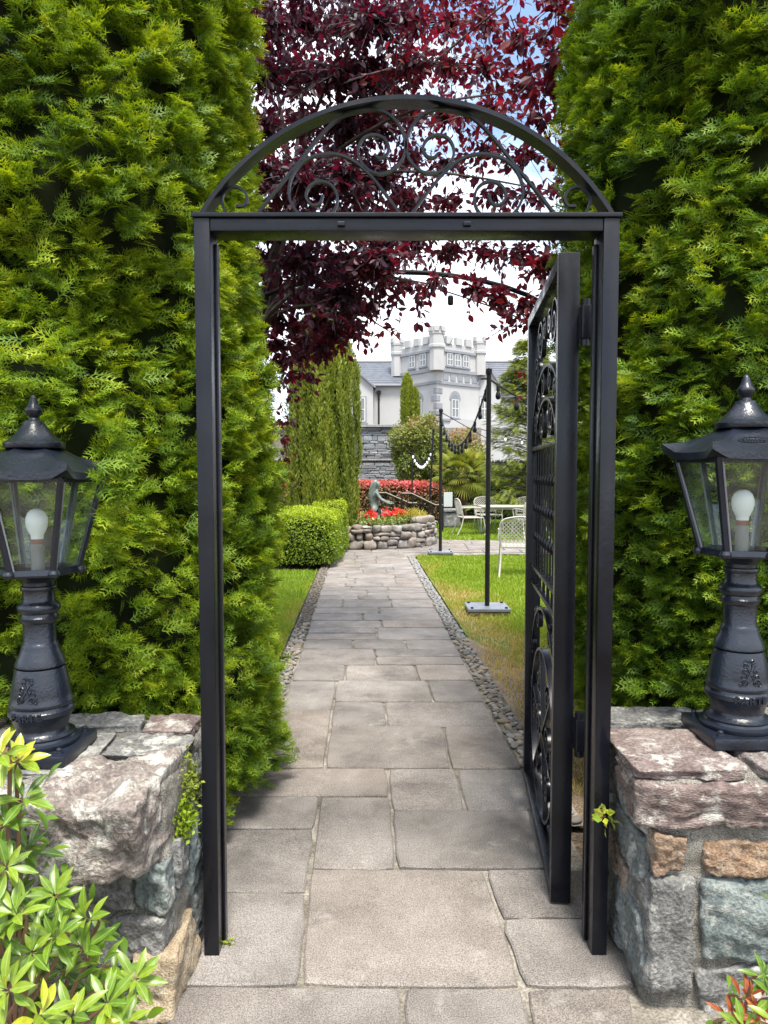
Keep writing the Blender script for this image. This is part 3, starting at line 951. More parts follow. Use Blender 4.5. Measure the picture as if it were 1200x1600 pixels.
def pebble_strip(side):
    rng = np.random.default_rng(20 + side)
    e = edge_l if side < 0 else edge_r
    y0 = 3.45 if side < 0 else 3.0
    w = lambda yy: 0.17 if yy < 9 else 0.15
    poly = [(e(y0) + side * .005, y0), (e(PATH_END) + side * .005, PATH_END), (e(PATH_END) + side * .13, PATH_END), (e(y0) + side * .14, y0)]
    base = sheet('pebble_edging', poly if side > 0 else poly[::-1], -0.010, M_MORTAR)
    n = 3200
    yy = y0 + (PATH_END - y0) * rng.random(n) ** 1.15
    off = 0.014 + rng.random(n) * 0.105
    xx = np.array([e(t) for t in yy]) + side * off
    s = rng.uniform(0.011, 0.021, n) * np.where(rng.random(n) < .12, 1.4, 1)
    p = np.stack([xx, yy, -0.004 + s * 0.2], 1)
    # keep those that do not pile up on one another
    keep, cell = [], {}
    for i in np.argsort(-s):
        cx, cy = int(p[i, 0] / 0.05), int(p[i, 1] / 0.05)
        if all(math.hypot(p[i, 0] - p[j, 0], p[i, 1] - p[j, 1]) > 0.85 * (s[i] + s[j]) for a in (-1, 0, 1) for b in (-1, 0, 1) for j in cell.get((cx + a, cy + b), ())):
            cell.setdefault((cx, cy), []).append(i); keep.append(i)
    keep = np.array(keep)
    p, s = p[keep], s[keep]
    ang = rng.random(len(p)) * math.tau
    order = np.argsort(p[:, 1] - s * 40)
    near_n = 220
    for i in order[:near_n]:
        M = Matrix.Translation(Vector(p[i])) @ Matrix.Rotation(ang[i], 4, 'Z') @ Matrix.Diagonal((s[i] * rng.uniform(1.0, 1.5), s[i] * rng.uniform(.75, 1.0), s[i] * 0.6, 1))
        link('pebble', PEB_MESH[int(rng.integers(5))], base, M)
    rest = order[near_n:]
    R = np.zeros((len(rest), 3, 3))
    c, sn = np.cos(ang[rest]), np.sin(ang[rest])
    R[:, 0, 0] = c * 1.2; R[:, 1, 0] = sn * 1.2; R[:, 0, 1] = -sn * .85; R[:, 1, 1] = c * .85; R[:, 2, 2] = 0.6
    V, T, C = scatter([(PEB_V1, PEB_F1)], np.zeros(len(rest), int), p[rest], R, s[rest], rng.random(len(rest)))
    link('pebbles', mesh_np('pebbles', V, T, C, mat=M_PEBBLE, smooth=True), base, kind='stuff')


pebble_strip(-1)
pebble_strip(1)


# grass blades
def grass(name, label, n, xfun, y0, y1, seed, power=1.0, h=0.045, dry=None):
    rng = np.random.default_rng(seed)
    yy = y0 + (y1 - y0) * rng.random(n) ** power
    lo, hi = xfun(yy)
    xx = lo + (hi - lo) * rng.random(n)
    pos = np.stack([xx, yy, np.full(n, -0.024)], 1)
    patch = fbm(np.stack([xx * 1.1, yy * 0.8, 0 * xx], 1), seed, 3)
    t = 0.34 + 0.10 * patch + rng.normal(size=n) * 0.08
    bare = np.zeros(n)
    if dry is not None:
        dv = dry(xx, yy) + 0.22 * fbm(np.stack([xx * 3.0, yy * 1.6, 0 * xx], 1), seed + 9, 3)
        t += np.clip(dv, 0, 1) * 0.62
        bare = np.clip(dv - 0.55, 0, 1)
    keep = rng.random(n) > bare * 1.1
    pos, t = pos[keep], t[keep]
    n = len(pos)
    hh = h * rng.uniform(0.5, 1.3, n)
    a = rng.random(n) * math.tau
    lean = rng.normal(size=(n, 2)) * 0.5
    wd = 0.0026 + 0.0005 * pos[:, 1]
    sx, sy = np.cos(a) * wd, np.sin(a) * wd
    v = np.zeros((n, 3, 3))
    v[:, 0] = pos + np.stack([sx, sy, 0 * sx], 1)
    v[:, 1] = pos - np.stack([sx, sy, 0 * sx], 1)
    v[:, 2] = pos + np.stack([lean[:, 0] * hh, lean[:, 1] * hh, hh], 1)
    me = mesh_np(name, v.reshape(-1, 3), np.arange(n * 3).reshape(-1, 3), np.clip(np.repeat(t, 3), 0, 1), mat=M_GRASS)
    tag(link(name, me), label, 'grass', kind='stuff')


def vec(f, yy): return np.array([f(t) for t in yy])


grass('grass', 'short lawn grass with dry yellow patches beside the path and pole base', 120000,
      lambda yy: (vec(edge_r, yy) + .17, np.minimum(vec(edge_r, yy) + 3.2, 4.5)), 3.3, 12.85, 41, 1.15,
      dry=lambda x, y: 1.12 - (x - vec(edge_r, y) - 0.17) * 0.95 - np.clip((y - 6.3) * 0.15, 0, 0.75))
grass('grass', 'bright strip of lawn grass between the pebble edging and clipped box hedge', 45000,
      lambda yy: (vec(edge_l, yy) - 1.6, vec(edge_l, yy) - .17), 4.3, 10.9, 42, 1.0,
      dry=lambda x, y: 0.62 - (vec(edge_l, y) - 0.17 - x) * 2.4 - np.clip((y - 6.0) * 0.12, 0, .6))
grass('grass', 'bright lawn grass under the cream garden chairs beyond the crossing path', 45000,
      lambda yy: (np.full(len(yy), 1.35) + (16 - yy) * 0.0, np.full(len(yy), 7.0)), 15.9, 22.0, 43, 1.0, h=0.06)

# ------------------------------------------------------------------ the two stone walls at the gate
def wall(name, label, core_lo, core_hi, stones, mat_seed):
    root = empty(name, ((core_lo[0] + core_hi[0]) / 2, (core_lo[1] + core_hi[1]) / 2, 0), label, 'wall', 'stone walls flanking the gate')
    me, c = stone_mesh('mortar_core', core_lo, core_hi, M_WMORTAR, mat_seed, n=44, k=30, jit=0.0, amp=0.014, freq=16)
    link('mortar_core', me, root, Matrix.Translation(c))
    for i, (lo, hi, mt, kw) in enumerate(stones):
        add_stone(root, lo, hi, mt, mat_seed * 50 + i, **{**dict(n=16, k=18, jit=0.16, amp=0.012, freq=15, ridge=1.4), **kw})
    return root


YF = 1.93
rs = []
def fs(x0, x1, z0, z1, m, y=YF, dep=.20, **kw): rs.append(((x0, y, z0), (x1, y + dep, z1), m, kw))
def es(x, sgn, y0, y1, z0, z1, m, dep=.14, **kw):
    a, b = (x, x + dep) if sgn > 0 else (x - dep, x)
    rs.append(((a, y0, z0), (b, y1, z1), m, kw))
def cs(x0, x1, y0, y1, z0, z1, m, **kw): rs.append(((x0, y0, z0), (x1, y1, z1), m, dict(jit=0.07, k=20, amp=.008, **kw)))


fs(.712, 1.07, .535, .668, M_S_PURPLE, y=1.915, dep=.26)
fs(1.085, 1.50, .52, .668, M_S_PURPLE, y=1.92, dep=.26)
fs(1.52, 2.0, .53, .665, M_S_GREY)
fs(.735, .835, .405, .525, M_S_RUST, jit=.16)
fs(.885, 1.14, .40, .508, M_S_RUST)
fs(1.165, 1.45, .40, .508, M_S_PURPLE)
fs(1.47, 2.0, .38, .51, M_S_TEAL)
fs(.735, .868, .03, .388, M_S_GREY, jit=.07)
fs(.88, 1.19, .13, .388, M_S_TEAL, jit=.06)
fs(.88, 1.13, -.03, .118, M_S_GREY)
fs(1.205, 1.55, .20, .385, M_S_GREY)
fs(1.15, 1.60, -.03, .185, M_S_TEAL)
fs(1.57, 2.0, .1, .37, M_S_PURPLE)
es(.718, 1, 1.99, 2.42, .50, .655, M_S_GREY, jit=.12)
es(.726, 1, 1.985, 2.25, .345, .49, M_S_TEAL, jit=.16)
es(.722, 1, 2.10, 2.43, .265, .345, M_S_RUST, jit=.1, skew=np.array([[[[0, 0, -.9], [0, 0, -.9]], [[0, 0, .9], [0, 0, .9]]]] * 2))
es(.72, 1, 1.965, 2.30, .02, .25, M_S_TEAL, jit=.12)
es(.72, 1, 2.31, 2.43, -.02, .24, M_S_TEAL, jit=.12)
es(.72, 1, 2.27, 2.43, .37, .485, M_S_GREY, jit=.12)
cs(.700, 1.015, 1.965, 2.30, .668, .705, M_S_PURPLE)
cs(1.045, 1.55, 1.95, 2.32, .666, .704, M_S_PURPLE)
cs(.74, 1.06, 2.325, 2.50, .672, .712, M_S_GREY)
cs(1.075, 1.5, 2.335, 2.50, .670, .705, M_S_GREY)
cs(1.565, 2.0, 1.95, 2.48, .668, .705, M_S_PURPLE)
wall('stone_wall', 'low rubble wall of purple and blue-green stones behind the hinged gate post', (.742, 1.96, -.06), (2.0, 2.46, .672), rs, 3).scale = (1, 1, .953)

rs = []
XL = -.585
fs(-.925, -.590, .425, .655, M_S_BIG, y=1.80, dep=.32, n=30, k=16, jit=.24, amp=.020, freq=8)
fs(-1.30, -.95, .47, .63, M_S_GREY)
fs(-1.75, -1.32, .45, .63, M_S_PURPLE)
fs(-.90, -.70, .29, .445, M_S_GREY)
fs(-.69, -.592, .27, .43, M_S_TEAL)
fs(-1.30, -.92, .22, .455, M_S_GREY)
fs(-1.75, -1.32, .2, .43, M_S_TEAL)
fs(-.80, -.60, .10, .262, M_S_GREY)
fs(-1.2, -.82, -.03, .205, M_S_PURPLE)
fs(-1.75, -1.22, -.03, .185, M_S_GREY)
es(XL, -1, 2.14, 2.29, .45, .60, M_S_TEAL, jit=.16)
es(XL, -1, 2.31, 2.43, .42, .61, M_S_GREY, jit=.16)
es(XL, -1, 2.00, 2.12, .30, .44, M_S_GREY, jit=.18)
es(XL + .006, -1, 2.13, 2.28, .20, .44, M_S_TEAL, jit=.18)
es(XL, -1, 2.30, 2.42, .22, .41, M_S_GREY, jit=.18)
es(XL + .012, -1, 1.90, 2.17, -.03, .185, M_S_YELLOW, jit=.16)
es(XL, -1, 2.19, 2.42, -.02, .19, M_S_TEAL, jit=.16)
cs(-1.28, -.86, 1.99, 2.34, .620, .652, M_S_GREY)
cs(-.855, -.60, 2.12, 2.28, .625, .656, M_S_GREY)
cs(-.80, -.62, 2.30, 2.46, .63, .664, M_S_PURPLE)
cs(-1.2, -.82, 2.35, 2.48, .628, .660, M_S_GREY)
cs(-1.75, -1.3, 1.98, 2.48, .622, .652, M_S_PURPLE)
wall('stone_wall', 'low rubble wall with a large rough boulder at its corner, pieris bush in front', (-1.75, 1.955, -.06), (-.605, 2.46, .632), rs, 4)

# ------------------------------------------------------------------ iron gate frame
DG = G(325, 1494).y
gx0, gx1 = P(302, 345, DG).x, P(969, 345, DG).x
ztop = P(600, 333, DG).z
PW, PD = 0.047, 0.100
gate = empty('arched_gateway', ((gx0 + gx1) / 2, DG + PD / 2, 0), 'black iron gate frame with arched scrollwork top standing across the path', 'gate')
for x in (gx0 + PW / 2, gx1 - PW / 2):
    m = MB(); m.box((x, DG + PD / 2, (ztop - 0.012) / 2 - .01), (PW, PD, ztop - 0.012 + .02), ch=0.004)
    m.build('post', M_IRON, gate, True)
# door stops behind the posts' inner faces
MB().box((gx0 + PW + .004, DG + .075, ztop / 2 - .03), (.008, .03, ztop - .08), ch=.002).build('door_stop', M_IRON, gate, True)
MB().box((gx1 - PW - .004, DG + .075, ztop / 2 - .03), (.008, .03, ztop - .08), ch=.002).build('door_stop', M_IRON, gate, True)
MB().box(((gx0 + gx1) / 2, DG + PD / 2, ztop - .012 - .019), (gx1 - gx0 - 2 * PW - .001, PD - .006, .038), ch=0.004).build('lintel', M_IRON, gate, True)
MB().box(((gx0 + gx1) / 2, DG + PD / 2 - .002, ztop - .005), (gx1 - gx0 + .012, PD + .008, .013), ch=0.003).build('top_plate', M_IRON, gate, True)
for px in (533, 730):
    MB().box((P(px, 348, DG).x, DG - .002, ztop - .032), (.022, .012, .012), ch=.002).build('lintel_catch', M_IRON, gate)
# arch
YC = DG + PD / 2
DA = YC - .03
pa, pb, pt = P(305, 333, DA), P(966, 333, DA), P(636, 145, DA)
hw, rise = (pb.x - pa.x) / 2, pt.z - ztop
Rr = (hw * hw + rise * rise) / (2 * rise)
cxa, cza = (pa.x + pb.x) / 2, ztop + rise - Rr
a0 = math.asin(hw / Rr)
arc = [(cxa + (Rr - .011) * math.sin(-a0 + 2 * a0 * i / 48), YC, cza + (Rr - .011) * math.cos(-a0 + 2 * a0 * i / 48)) for i in range(49)]
MB().strip(arc, 0.013, PD * 0.62).build('arch_bar', M_IRON, gate, True)


def zp(zx, zy):
    """Scrollwork traced from a 12/7 enlargement of the arch, laid in the gate's plane."""
    p = P(290 + zx / 1.7143, 120 + zy / 1.7143, DA)
    p.z = ztop + (p.z - pa.z) * (pt.z - ztop) / (pt.z - pa.z)
    return p


scrolls = [
    [(180, 362), (225, 305), (290, 228), (345, 160), (395, 108), (440, 80), (490, 71), (540, 85), (575, 120), (590, 165), (582, 205), (556, 235), (522, 246), (487, 234), (465, 205), (462, 176), (478, 150), (505, 142), (532, 152), (545, 177), (535, 198), (517, 203), (505, 193)],
    [(582, 362), (540, 305), (495, 250), (455, 215), (410, 195), (362, 194), (318, 210), (286, 245), (273, 290), (282, 328), (308, 357), (345, 369), (384, 356), (403, 328), (402, 294), (382, 271), (352, 266), (327, 283), (320, 308), (336, 328), (357, 324), (366, 302)],
    [(112, 362), (95, 335), (92, 308), (106, 287), (130, 280), (152, 292), (160, 313), (150, 330), (130, 331)],
]
for tr in scrolls:
    for mir in (False, True):
        pts = catmull([zp(1182 - x if mir else x, yy) for x, yy in tr], 5)
        for p in pts: p.y = YC
        MB().strip(pts, 0.0072, 0.015).build('scroll', M_IRON, gate, True)

# open gate leaf, hinged on the right-hand post and swung inwards
hy = G(870, 1424).y + .03
hx = P(886, 700, hy).x
fy = G(833, 1216).y
fx = P(834, 700, fy).x
leaf_dir = Vector((fx - hx, fy - hy, 0))
LW = leaf_dir.length
leaf_dir.normalize()
leaf_n = Vector((leaf_dir.y, -leaf_dir.x, 0))
leaf = empty('gate_leaf', (hx, hy, 0), 'open black iron gate leaf with arched scroll panels, swung back along the path', 'gate')
ZB, ZT = 0.012, P(880, 394, hy).z


def lp(s, z, n=0.0): return Vector((hx, hy, 0)) + leaf_dir * s + leaf_n * n + Vector((0, 0, z))


RL = Matrix((( leaf_dir.x, -leaf_n.x, 0), (leaf_dir.y, -leaf_n.y, 0), (0, 0, 1)))
ST, SD = 0.045, 0.068                      # stile width along the leaf, depth across it


def lbox(name, s, z, ls, lz, n=0.0, ln=SD, ch=0.003):
    return MB().box(lp(s, z, n), (ls, ln, lz), R=RL, ch=ch).build(name, M_IRON, leaf, True)


lbox('stile', ST / 2, (ZB + ZT) / 2, ST, ZT - ZB)
lbox('stile', LW - ST / 2, (ZB + ZT) / 2, ST, ZT - ZB)
for z in (ZB + ST / 2, ZT - ST / 2): lbox('rail', LW / 2, z, LW - 2 * ST - .001, ST)
for z in (0.98, 1.06, 1.60): lbox('rail', LW / 2, z, LW - 2 * ST - .001, .018, ln=.03)
nb = 10
for i in range(nb):
    s = ST + (LW - 2 * ST) * (i + 1) / (nb + 1)
    b = MB().tube([lp(s, 1.07), lp(s, 1.59)], 0.005, 8).build('bar', M_IRON, leaf, True)
    for zc in (1.2, 1.33, 1.46):
        MB().lathe([(.005, -.02), (.011, -.008), (.011, .008), (.005, .02)], lp(s, zc), 8).build('collar', M_IRON, b, True)
for i in range(6):
    s = ST + (LW - 2 * ST) * (i + 1) / 7
    MB().tube([lp(s, .99), lp(s, 1.05)], 0.006, 6).build('bar', M_IRON, leaf, True)
mid, hw2 = LW / 2, LW / 2 - ST


def larc(zc, rx, rz, a_0, a_1, w=.012, d=.028, nm='arch_bar', n=28):
    pts = [lp(mid + rx * math.cos(a_0 + (a_1 - a_0) * i / n), zc + rz * math.sin(a_0 + (a_1 - a_0) * i / n)) for i in range(n + 1)]
    MB().strip(pts, w, d, ax=leaf_n).build(nm, M_IRON, leaf, True)


larc(1.62, hw2 - .01, .30, 0, math.pi)
larc(1.62, hw2 * .66, .17, 0, math.pi)
larc(0.47, hw2 - .01, .46, 0, math.pi)
larc(0.42, hw2 * .78, .34, 0, math.tau, nm='ring_bar')
for k in range(6):
    a = math.tau * k / 6 + .3
    MB().strip([lp(mid, .42), lp(mid + hw2 * .77 * math.cos(a), .42 + .335 * math.sin(a))], .012, .022, ax=leaf_n).build('spoke', M_IRON, leaf)


def lspiral(s0, z0, r0, sg, turns=1.6, start=0.0):
    pts = [lp(s0 + sg * (r0 * (1 - .8 * i / 26)) * math.cos(start + turns * math.tau * i / 26), z0 + (r0 * (1 - .8 * i / 26)) * math.sin(start + turns * math.tau * i / 26)) for i in range(27)]
    MB().strip(pts, .009, .02, ax=leaf_n).build('scroll', M_IRON, leaf, True)


for sg in (-1, 1):
    lspiral(mid + sg * hw2 * .45, 2.05, .10, sg)
    lspiral(mid + sg * hw2 * .72, 1.93, .075, sg, start=1.0)
    lspiral(mid + sg * hw2 * .30, 1.70, .075, sg, start=2.0)
    lspiral(mid + sg * hw2 * .40, .86, .05, sg, start=1.0)
    lspiral(mid + sg * hw2 * .80, .16, .06, sg)
    lspiral(mid + sg * hw2 * .22, 1.855, .055, sg, start=.5)
for sg in (-1, 1):
    for (q, z0, r0, st) in ((.52, 1.80, .045, 0), (.80, 1.72, .05, 2), (.16, 2.08, .05, 1), (.62, .99 - .13, .035, 2), (.30, .42, .075, 0), (.30, .60, .055, 2), (.30, .25, .055, 4), (.62, .42, .045, 1), (.85, .70, .05, 3), (.85, .52, .035, 3)):
        lspiral(mid + sg * hw2 * q, z0, r0, sg, start=st)
for z in (1.98, 0.62):
    MB().box((hx + .07, hy - .035, z), (.085, .05, .11), ch=.006).build('hinge', M_IRON, leaf, True)
    MB().tube([(hx + .045, hy - .04, z - .075), (hx + .045, hy - .04, z + .075)], .016, 12).build('hinge_pin', M_IRON, leaf, True)
MB().tube([lp(LW - ST / 2, 1.0, .03), lp(LW - ST / 2, 1.0, .085), lp(LW - ST / 2 - .06, 1.0, .09)], .009, 8).build('handle', M_IRON, leaf, True)

# ------------------------------------------------------------------ pillar lamps
def bend_text(txt, size, radius, zc, ang0, c, depth=.0025):
    cu = bpy.data.curves.new('lettering', 'FONT')
    cu.body = txt; cu.size = size; cu.align_x = 'CENTER'; cu.align_y = 'CENTER'; cu.extrude = depth; cu.space_character = 1.15
    cu.offset = size * 0.02
    to = bpy.data.objects.new('lettering_source', cu)
    COL.objects.link(to)
    bpy.context.view_layer.update()
    me = bpy.data.meshes.new_from_object(to.evaluated_get(bpy.context.evaluated_depsgraph_get()))
    bpy.data.objects.remove(to)
    for v in me.vertices:
        a = ang0 + v.co.x / radius
        r = radius + v.co.z
        v.co = Vector(c) + Vector((r * math.cos(a), r * math.sin(a), zc + v.co.y))
    me.materials.clear()
    return me


def pillar_lamp(loc, hex0, label, emblem_ang, badge, sc_=.953):
    c = Vector(loc)
    root = empty('pillar_lamp', c, label, 'lamp', 'lanterns on the gate walls')
    u = 0.00195
    H = 0.127
    MB().box(c + Vector((0, 0, .018)), (2 * H, 2 * H, .036), ch=.006).build('base_plate', M_LAMP, root, True)
    for sx in (-1, 1):
        for sy in (-1, 1):
            bp = c + Vector((sx * H * .76, sy * H * .76, .036))
            MB().lathe([(.013, 0), (.013, .004), (.0085, .005), (.0085, .013), (.005, .016), (0, .017)], bp, 8).build('bolt', M_LAMP, root, True)
    prof = [(.108, .036), (.112, .042), (.112, .050), (.100, .055), (.097, .062), (.099, .068), (.088, .074), (.080, .082), (.078, .092), (.084, .112),
            (.092, .128), (.099, .136), (.099, .150), (.093, .156), (.092, .162), (.0955, .168), (.0955, .176), (.091, .182), (.090, .20), (.084, .235), (.077, .27), (.073, .283), (.060, .287),
            (.0755, .289), (.0755, .295), (.068, .315), (.059, .335), (.055, .350), (.0545, .356), (.051, .360), (.0485, .366), (.0485, .425), (.0535, .428), (.058, .436), (.058, .444), (.053, .450),
            (.052, .456), (.060, .461), (.064, .470), (.064, .480), (.058, .488), (.050, .493), (.047, .500), (.047, .528), (.052, .530), (.054, .536), (.052, .542), (.047, .545), (.047, .556), (.062, .572), (.085, .582), (.085, .586)]
    MB().lathe(prof, c, 40).build('column', M_LAMP, root, True)
    # hexagonal lantern
    zb, zt, rb, rt = .600, .885, .118, .198
    A = [hex0 + k * math.pi / 3 for k in range(6)]
    hp = lambda r, a, z: c + Vector((r * math.cos(a), r * math.sin(a), z))
    MB().lathe([(.085, .578), (rb + .010, .582), (rb + .012, .588), (rb + .008, .604), (rb - .006, .604), (rb - .012, .590)], c, 6, hex0).build('lower_ring', M_LAMP, root)
    MB().lathe([(rt - .014, zt - .012), (rt + .006, zt - .012), (rt + .008, zt + .010), (rt - .014, zt + .010)], c, 6, hex0).build('upper_ring', M_LAMP, root)
    for k in range(6):
        a, b = A[k], A[(k + 1) % 6]
        MB().tube([hp(rb, a, zb - .01), hp(rt, a, zt)], .0105, 6).build('glazing_bar', M_LAMP, root)
        MB().lathe([(0, -.016), (.014, -.010), (.018, 0), (.014, .010), (0, .016)], hp(rb + .008, a, zb - .008), 10).build('corner_boss', M_LAMP, root, True)
        g = [hp(rb - .004, a, zb), hp(rb - .004, b, zb), hp(rt - .006, b, zt), hp(rt - .006, a, zt)]
        nn = (g[1] - g[0]).cross(g[3] - g[0]).normalized()
        MB().add(g + [p - nn * .003 for p in g], [(0, 1, 2, 3), (7, 6, 5, 4), (0, 4, 5, 1), (1, 5, 6, 2), (2, 6, 7, 3), (3, 7, 4, 0)]).build('glass_pane', M_GLASS, root)
        # thin beads round the pane
        MB().tube([hp(rb - .001, a + .10, zb), hp(rt - .002, a + .06, zt)], .0030, 5).build('pane_bead', M_STEEL, root)
    # roof: six panels that sweep up at the corners
    m = MB()
    rim, top = [], []
    z_r, z_t = zt + .012, zt + .098
    ringv = []
    for lv, (rr_, zz) in enumerate(((.072, z_t), (.125, z_t - .030), (.185, z_t - .062), (.222, z_r + .006))):
        for k in range(6):
            a, b = A[k], A[(k + 1) % 6]
            for j in range(6):
                t = j / 6
                p = hp(rr_, a, zz).lerp(hp(rr_, b, zz), t)
                e = abs(t - 0) if t < .5 else 1 - t
                lift = max(0, 1 - e / 0.20)
                if lv == 3:
                    p.z += .030 * lift ** 1.3
                    p += (p - Vector((c.x, c.y, p.z))).normalized() * .020 * lift
                if lv == 2: p.z += .016 * lift
                ringv.append(p)
    n36 = 36
    low = [p + Vector((0, 0, -.022)) for p in ringv[108:]]
    low2 = [Vector((c.x, c.y, 0)) + (Vector((p.x, p.y, 0)) - Vector((c.x, c.y, 0))) * .90 + Vector((0, 0, c.z + zt + .004)) for p in ringv[108:]]
    allv = ringv + low + low2
    fs_ = [(l * n36 + k, l * n36 + (k + 1) % n36, (l + 1) * n36 + (k + 1) % n36, (l + 1) * n36 + k) for l in range(5) for k in range(n36)]
    fs_ += [tuple(range(n36)), tuple(5 * n36 + k for k in range(n36))]
    m.add(allv, fs_).build('lantern_roof', M_LAMP, root, True)
    zc = z_t - .004
    MB().lathe([(.088, zc), (.090, zc + .005), (.090, zc + .016), (.084, zc + .020), (.076, zc + .024), (.058, zc + .042), (.042, zc + .062), (.030, zc + .080), (.029, zc + .084), (.018, zc + .087), (.016, zc + .093),
                (.014, zc + .096), (.021, zc + .104), (.0265, zc + .116), (.0265, zc + .121), (.020, zc + .130), (.0145, zc + .142), (.0105, zc + .156), (.007, zc + .164), (0, zc + .168)], c, 28).build('finial', M_LAMP, root, True)
    # bulb and holder
    MB().lathe([(.020, .590), (.020, .655), (.0215, .655), (.0215, .668), (.019, .670), (.019, .676)], c, 20).build('lamp_holder', M_SOCKET, root, True)
    MB().lathe([(.0195, .676), (.0195, .688), (.0185, .689), (.0185, .692)], c, 20).build('rust_collar', M_RUST, root, True)
    MB().lathe([(.0185, .692), (.020, .705), (.0240, .712), (.0300, .726), (.0335, .742), (.0330, .758), (.0275, .774), (.018, .784), (.008, .788), (0, .7885)], c, 24).build('bulb', M_BULB, root, True)
    # floral crest and lettering cast on the column
    def onc(x, z, r): 
        a = emblem_ang + x / r
        return c + Vector((r * math.cos(a), r * math.sin(a), z))
    def rad(z):
        for (r1, z1), (r2, z2) in zip(prof, prof[1:]):
            if z1 <= z <= z2 and z2 > z1: return r1 + (r2 - r1) * (z - z1) / (z2 - z1)
        return .09
    m = MB()
    for sx in (-1, 1):
        for (x0, z0, r0, st, tn) in ((.018, .197, .013, 0, 1.4), (.020, .215, .011, 2, 1.3), (.015, .230, .010, 4, 1.3), (.013, .248, .009, 1, 1.3), (.008, .262, .007, 3, 1.2), (.030, .192, .008, 2, 1.0)):
            m.tube([onc(sx * (x0 + r0 * (1 - .75 * i / 14) * math.cos(st + tn * math.tau * i / 14)), z0 + r0 * (1 - .75 * i / 14) * math.sin(st + tn * math.tau * i / 14), rad(z0) + .001) for i in range(15)], .0024, 5)
    m.tube([onc(.016, .262, rad(.262) + .001), onc(0, .225, rad(.225) + .002), onc(-.020, .190, rad(.19) + .001)], .003, 5)
    m.tube([onc(-.016, .262, rad(.262) + .001), onc(0, .225, rad(.225) + .002), onc(.020, .190, rad(.19) + .001)], .003, 5)
    m.build('crest', M_LAMP, root, True)
    me = bend_text('PARTE', .030, .0995, .143, emblem_ang, (0, 0, 0), .005)
    me.materials.append(M_LAMP)
    link('lettering', me, root)
    if badge is not None:
        # oval maker's badge with a flowing line, on one roof panel
        a = A[badge]; b = A[(badge + 1) % 6]
        p1, p2 = hp(.125, a, z_t - .030).lerp(hp(.125, b, z_t - .030), .5), hp(.185, a, z_t - .062).lerp(hp(.185, b, z_t - .062), .5)
        t1 = (hp(.1, b, 0) - hp(.1, a, 0)).normalized(); t2 = (p1 - p2).normalized(); cc = (p1 + p2) / 2 + t1.cross(t2) * .0015
        m = MB()
        m.tube([cc + t1 * .040 * math.cos(i * math.tau / 32) + t2 * .016 * math.sin(i * math.tau / 32) for i in range(33)], .0018, 5)
        m.tube([cc + t1 * (-.030 + .060 * i / 40) + t2 * (.007 * math.sin(i * 1.1)) for i in range(41)], .0016, 5)
        m.build('oval_badge', M_LAMP, root, True)
    root.scale = (sc_,) * 3
    return root


pillar_lamp((1.10, 2.215, .675), math.radians(163.6), 'black pillar lantern with pointed finial on the purple-topped wall by the hinged post', math.radians(267), 1, .975)
pillar_lamp((-1.03, 2.14, .652), math.radians(15.7), 'black pillar lantern tucked into the conifer on the wall above the pieris bush', math.radians(267), None, .935)

# ------------------------------------------------------------------ tall thujas either side of the gate
def r_left(z): return np.interp(z, [0, .12, .5, 1.2, 2.2, 3.2, 4.2, 5.2, 5.6], [.92, .95, .96, .91, .87, .84, .78, .40, .05])
def r_right(z): return np.interp(z, [0, .12, .5, 1.2, 2.2, 3.2, 4.2, 5.4, 5.9], [.55, .70, .80, .86, .88, .87, .80, .40, .05])


def clear_gate(p):
    """Nothing grows into the gate, its leaf or the lamps' glass."""
    a = ~((p[:, 1] < 2.42) & (np.abs(p[:, 0] - .06) < .70))
    b = ~((p[:, 1] < 3.5) & (p[:, 0] > 0) & (p[:, 0] < .735))
    d = ~((np.hypot(p[:, 0] - 1.118, p[:, 1] - 2.215) < .27) & (p[:, 2] < 1.9))
    e = ~((np.hypot(p[:, 0] + 1.03, p[:, 1] - 2.14) < .24) & (p[:, 2] < 1.58) & (p[:, 0] < -.86))
    w = ~((p[:, 2] < .68) & (p[:, 1] < 2.42)) & ~((p[:, 2] < .52) & (np.abs(p[:, 0]) > 1.05) & (p[:, 1] < 3.0))
    return a & b & d & e & w


TG = 'tall thujas along the garden boundary'
thuja('thuja', 'tall bright green thuja behind the lantern above the pieris bush', -1.42, 3.32, 5.6, r_left, 4350, M_THUJA, 31, TG, face=math.radians(-52), spread=1.65, keep=clear_gate, size=.092, bright=.08, extra=[tuple(P(q[0], q[1], q[2])) for q in ((165, 650, 2.12), (172, 690, 2.08), (178, 730, 2.06), (176, 770, 2.08), (172, 810, 2.10), (168, 850, 2.12), (165, 890, 2.14), (185, 710, 2.1), (190, 760, 2.1), (185, 830, 2.12), (180, 670, 2.1), (172, 750, 2.05), (160, 720, 2.12))] + [(-1.03 + dx, 2.30 + dy, 1.70 + dz) for dx, dy, dz in ((-.13, -.20, .06), (.13, -.20, .08), (0, -.24, .13), (-.08, -.24, .09), (.09, -.22, .13), (.0, -.18, .16), (-.2, .0, -.06), (.22, .0, -.08), (-.25, .03, .1), (.26, .05, .12), (-.3, .05, -.02), (.3, .08, .0), (-.17, -.06, .16), (.05, -.06, .19))])
thuja('thuja', 'tall deep green thuja behind the open gate leaf and pointed lantern', 1.71, 3.38, 5.9, r_right, 3950, M_THUJA_R, 32, TG, face=math.radians(-118), spread=1.6, keep=clear_gate, size=.092, bright=.08)
thuja('thuja', 'thuja second along the path, behind the bright green one by the gate', -1.62, 4.85, 5.0, lambda z: r_left(z) * .88, 900, M_THUJA, 33, TG, templates=THUJA_LOD, face=math.radians(-35), spread=1.2, n_obj=120, size=.17, zview=4.6)
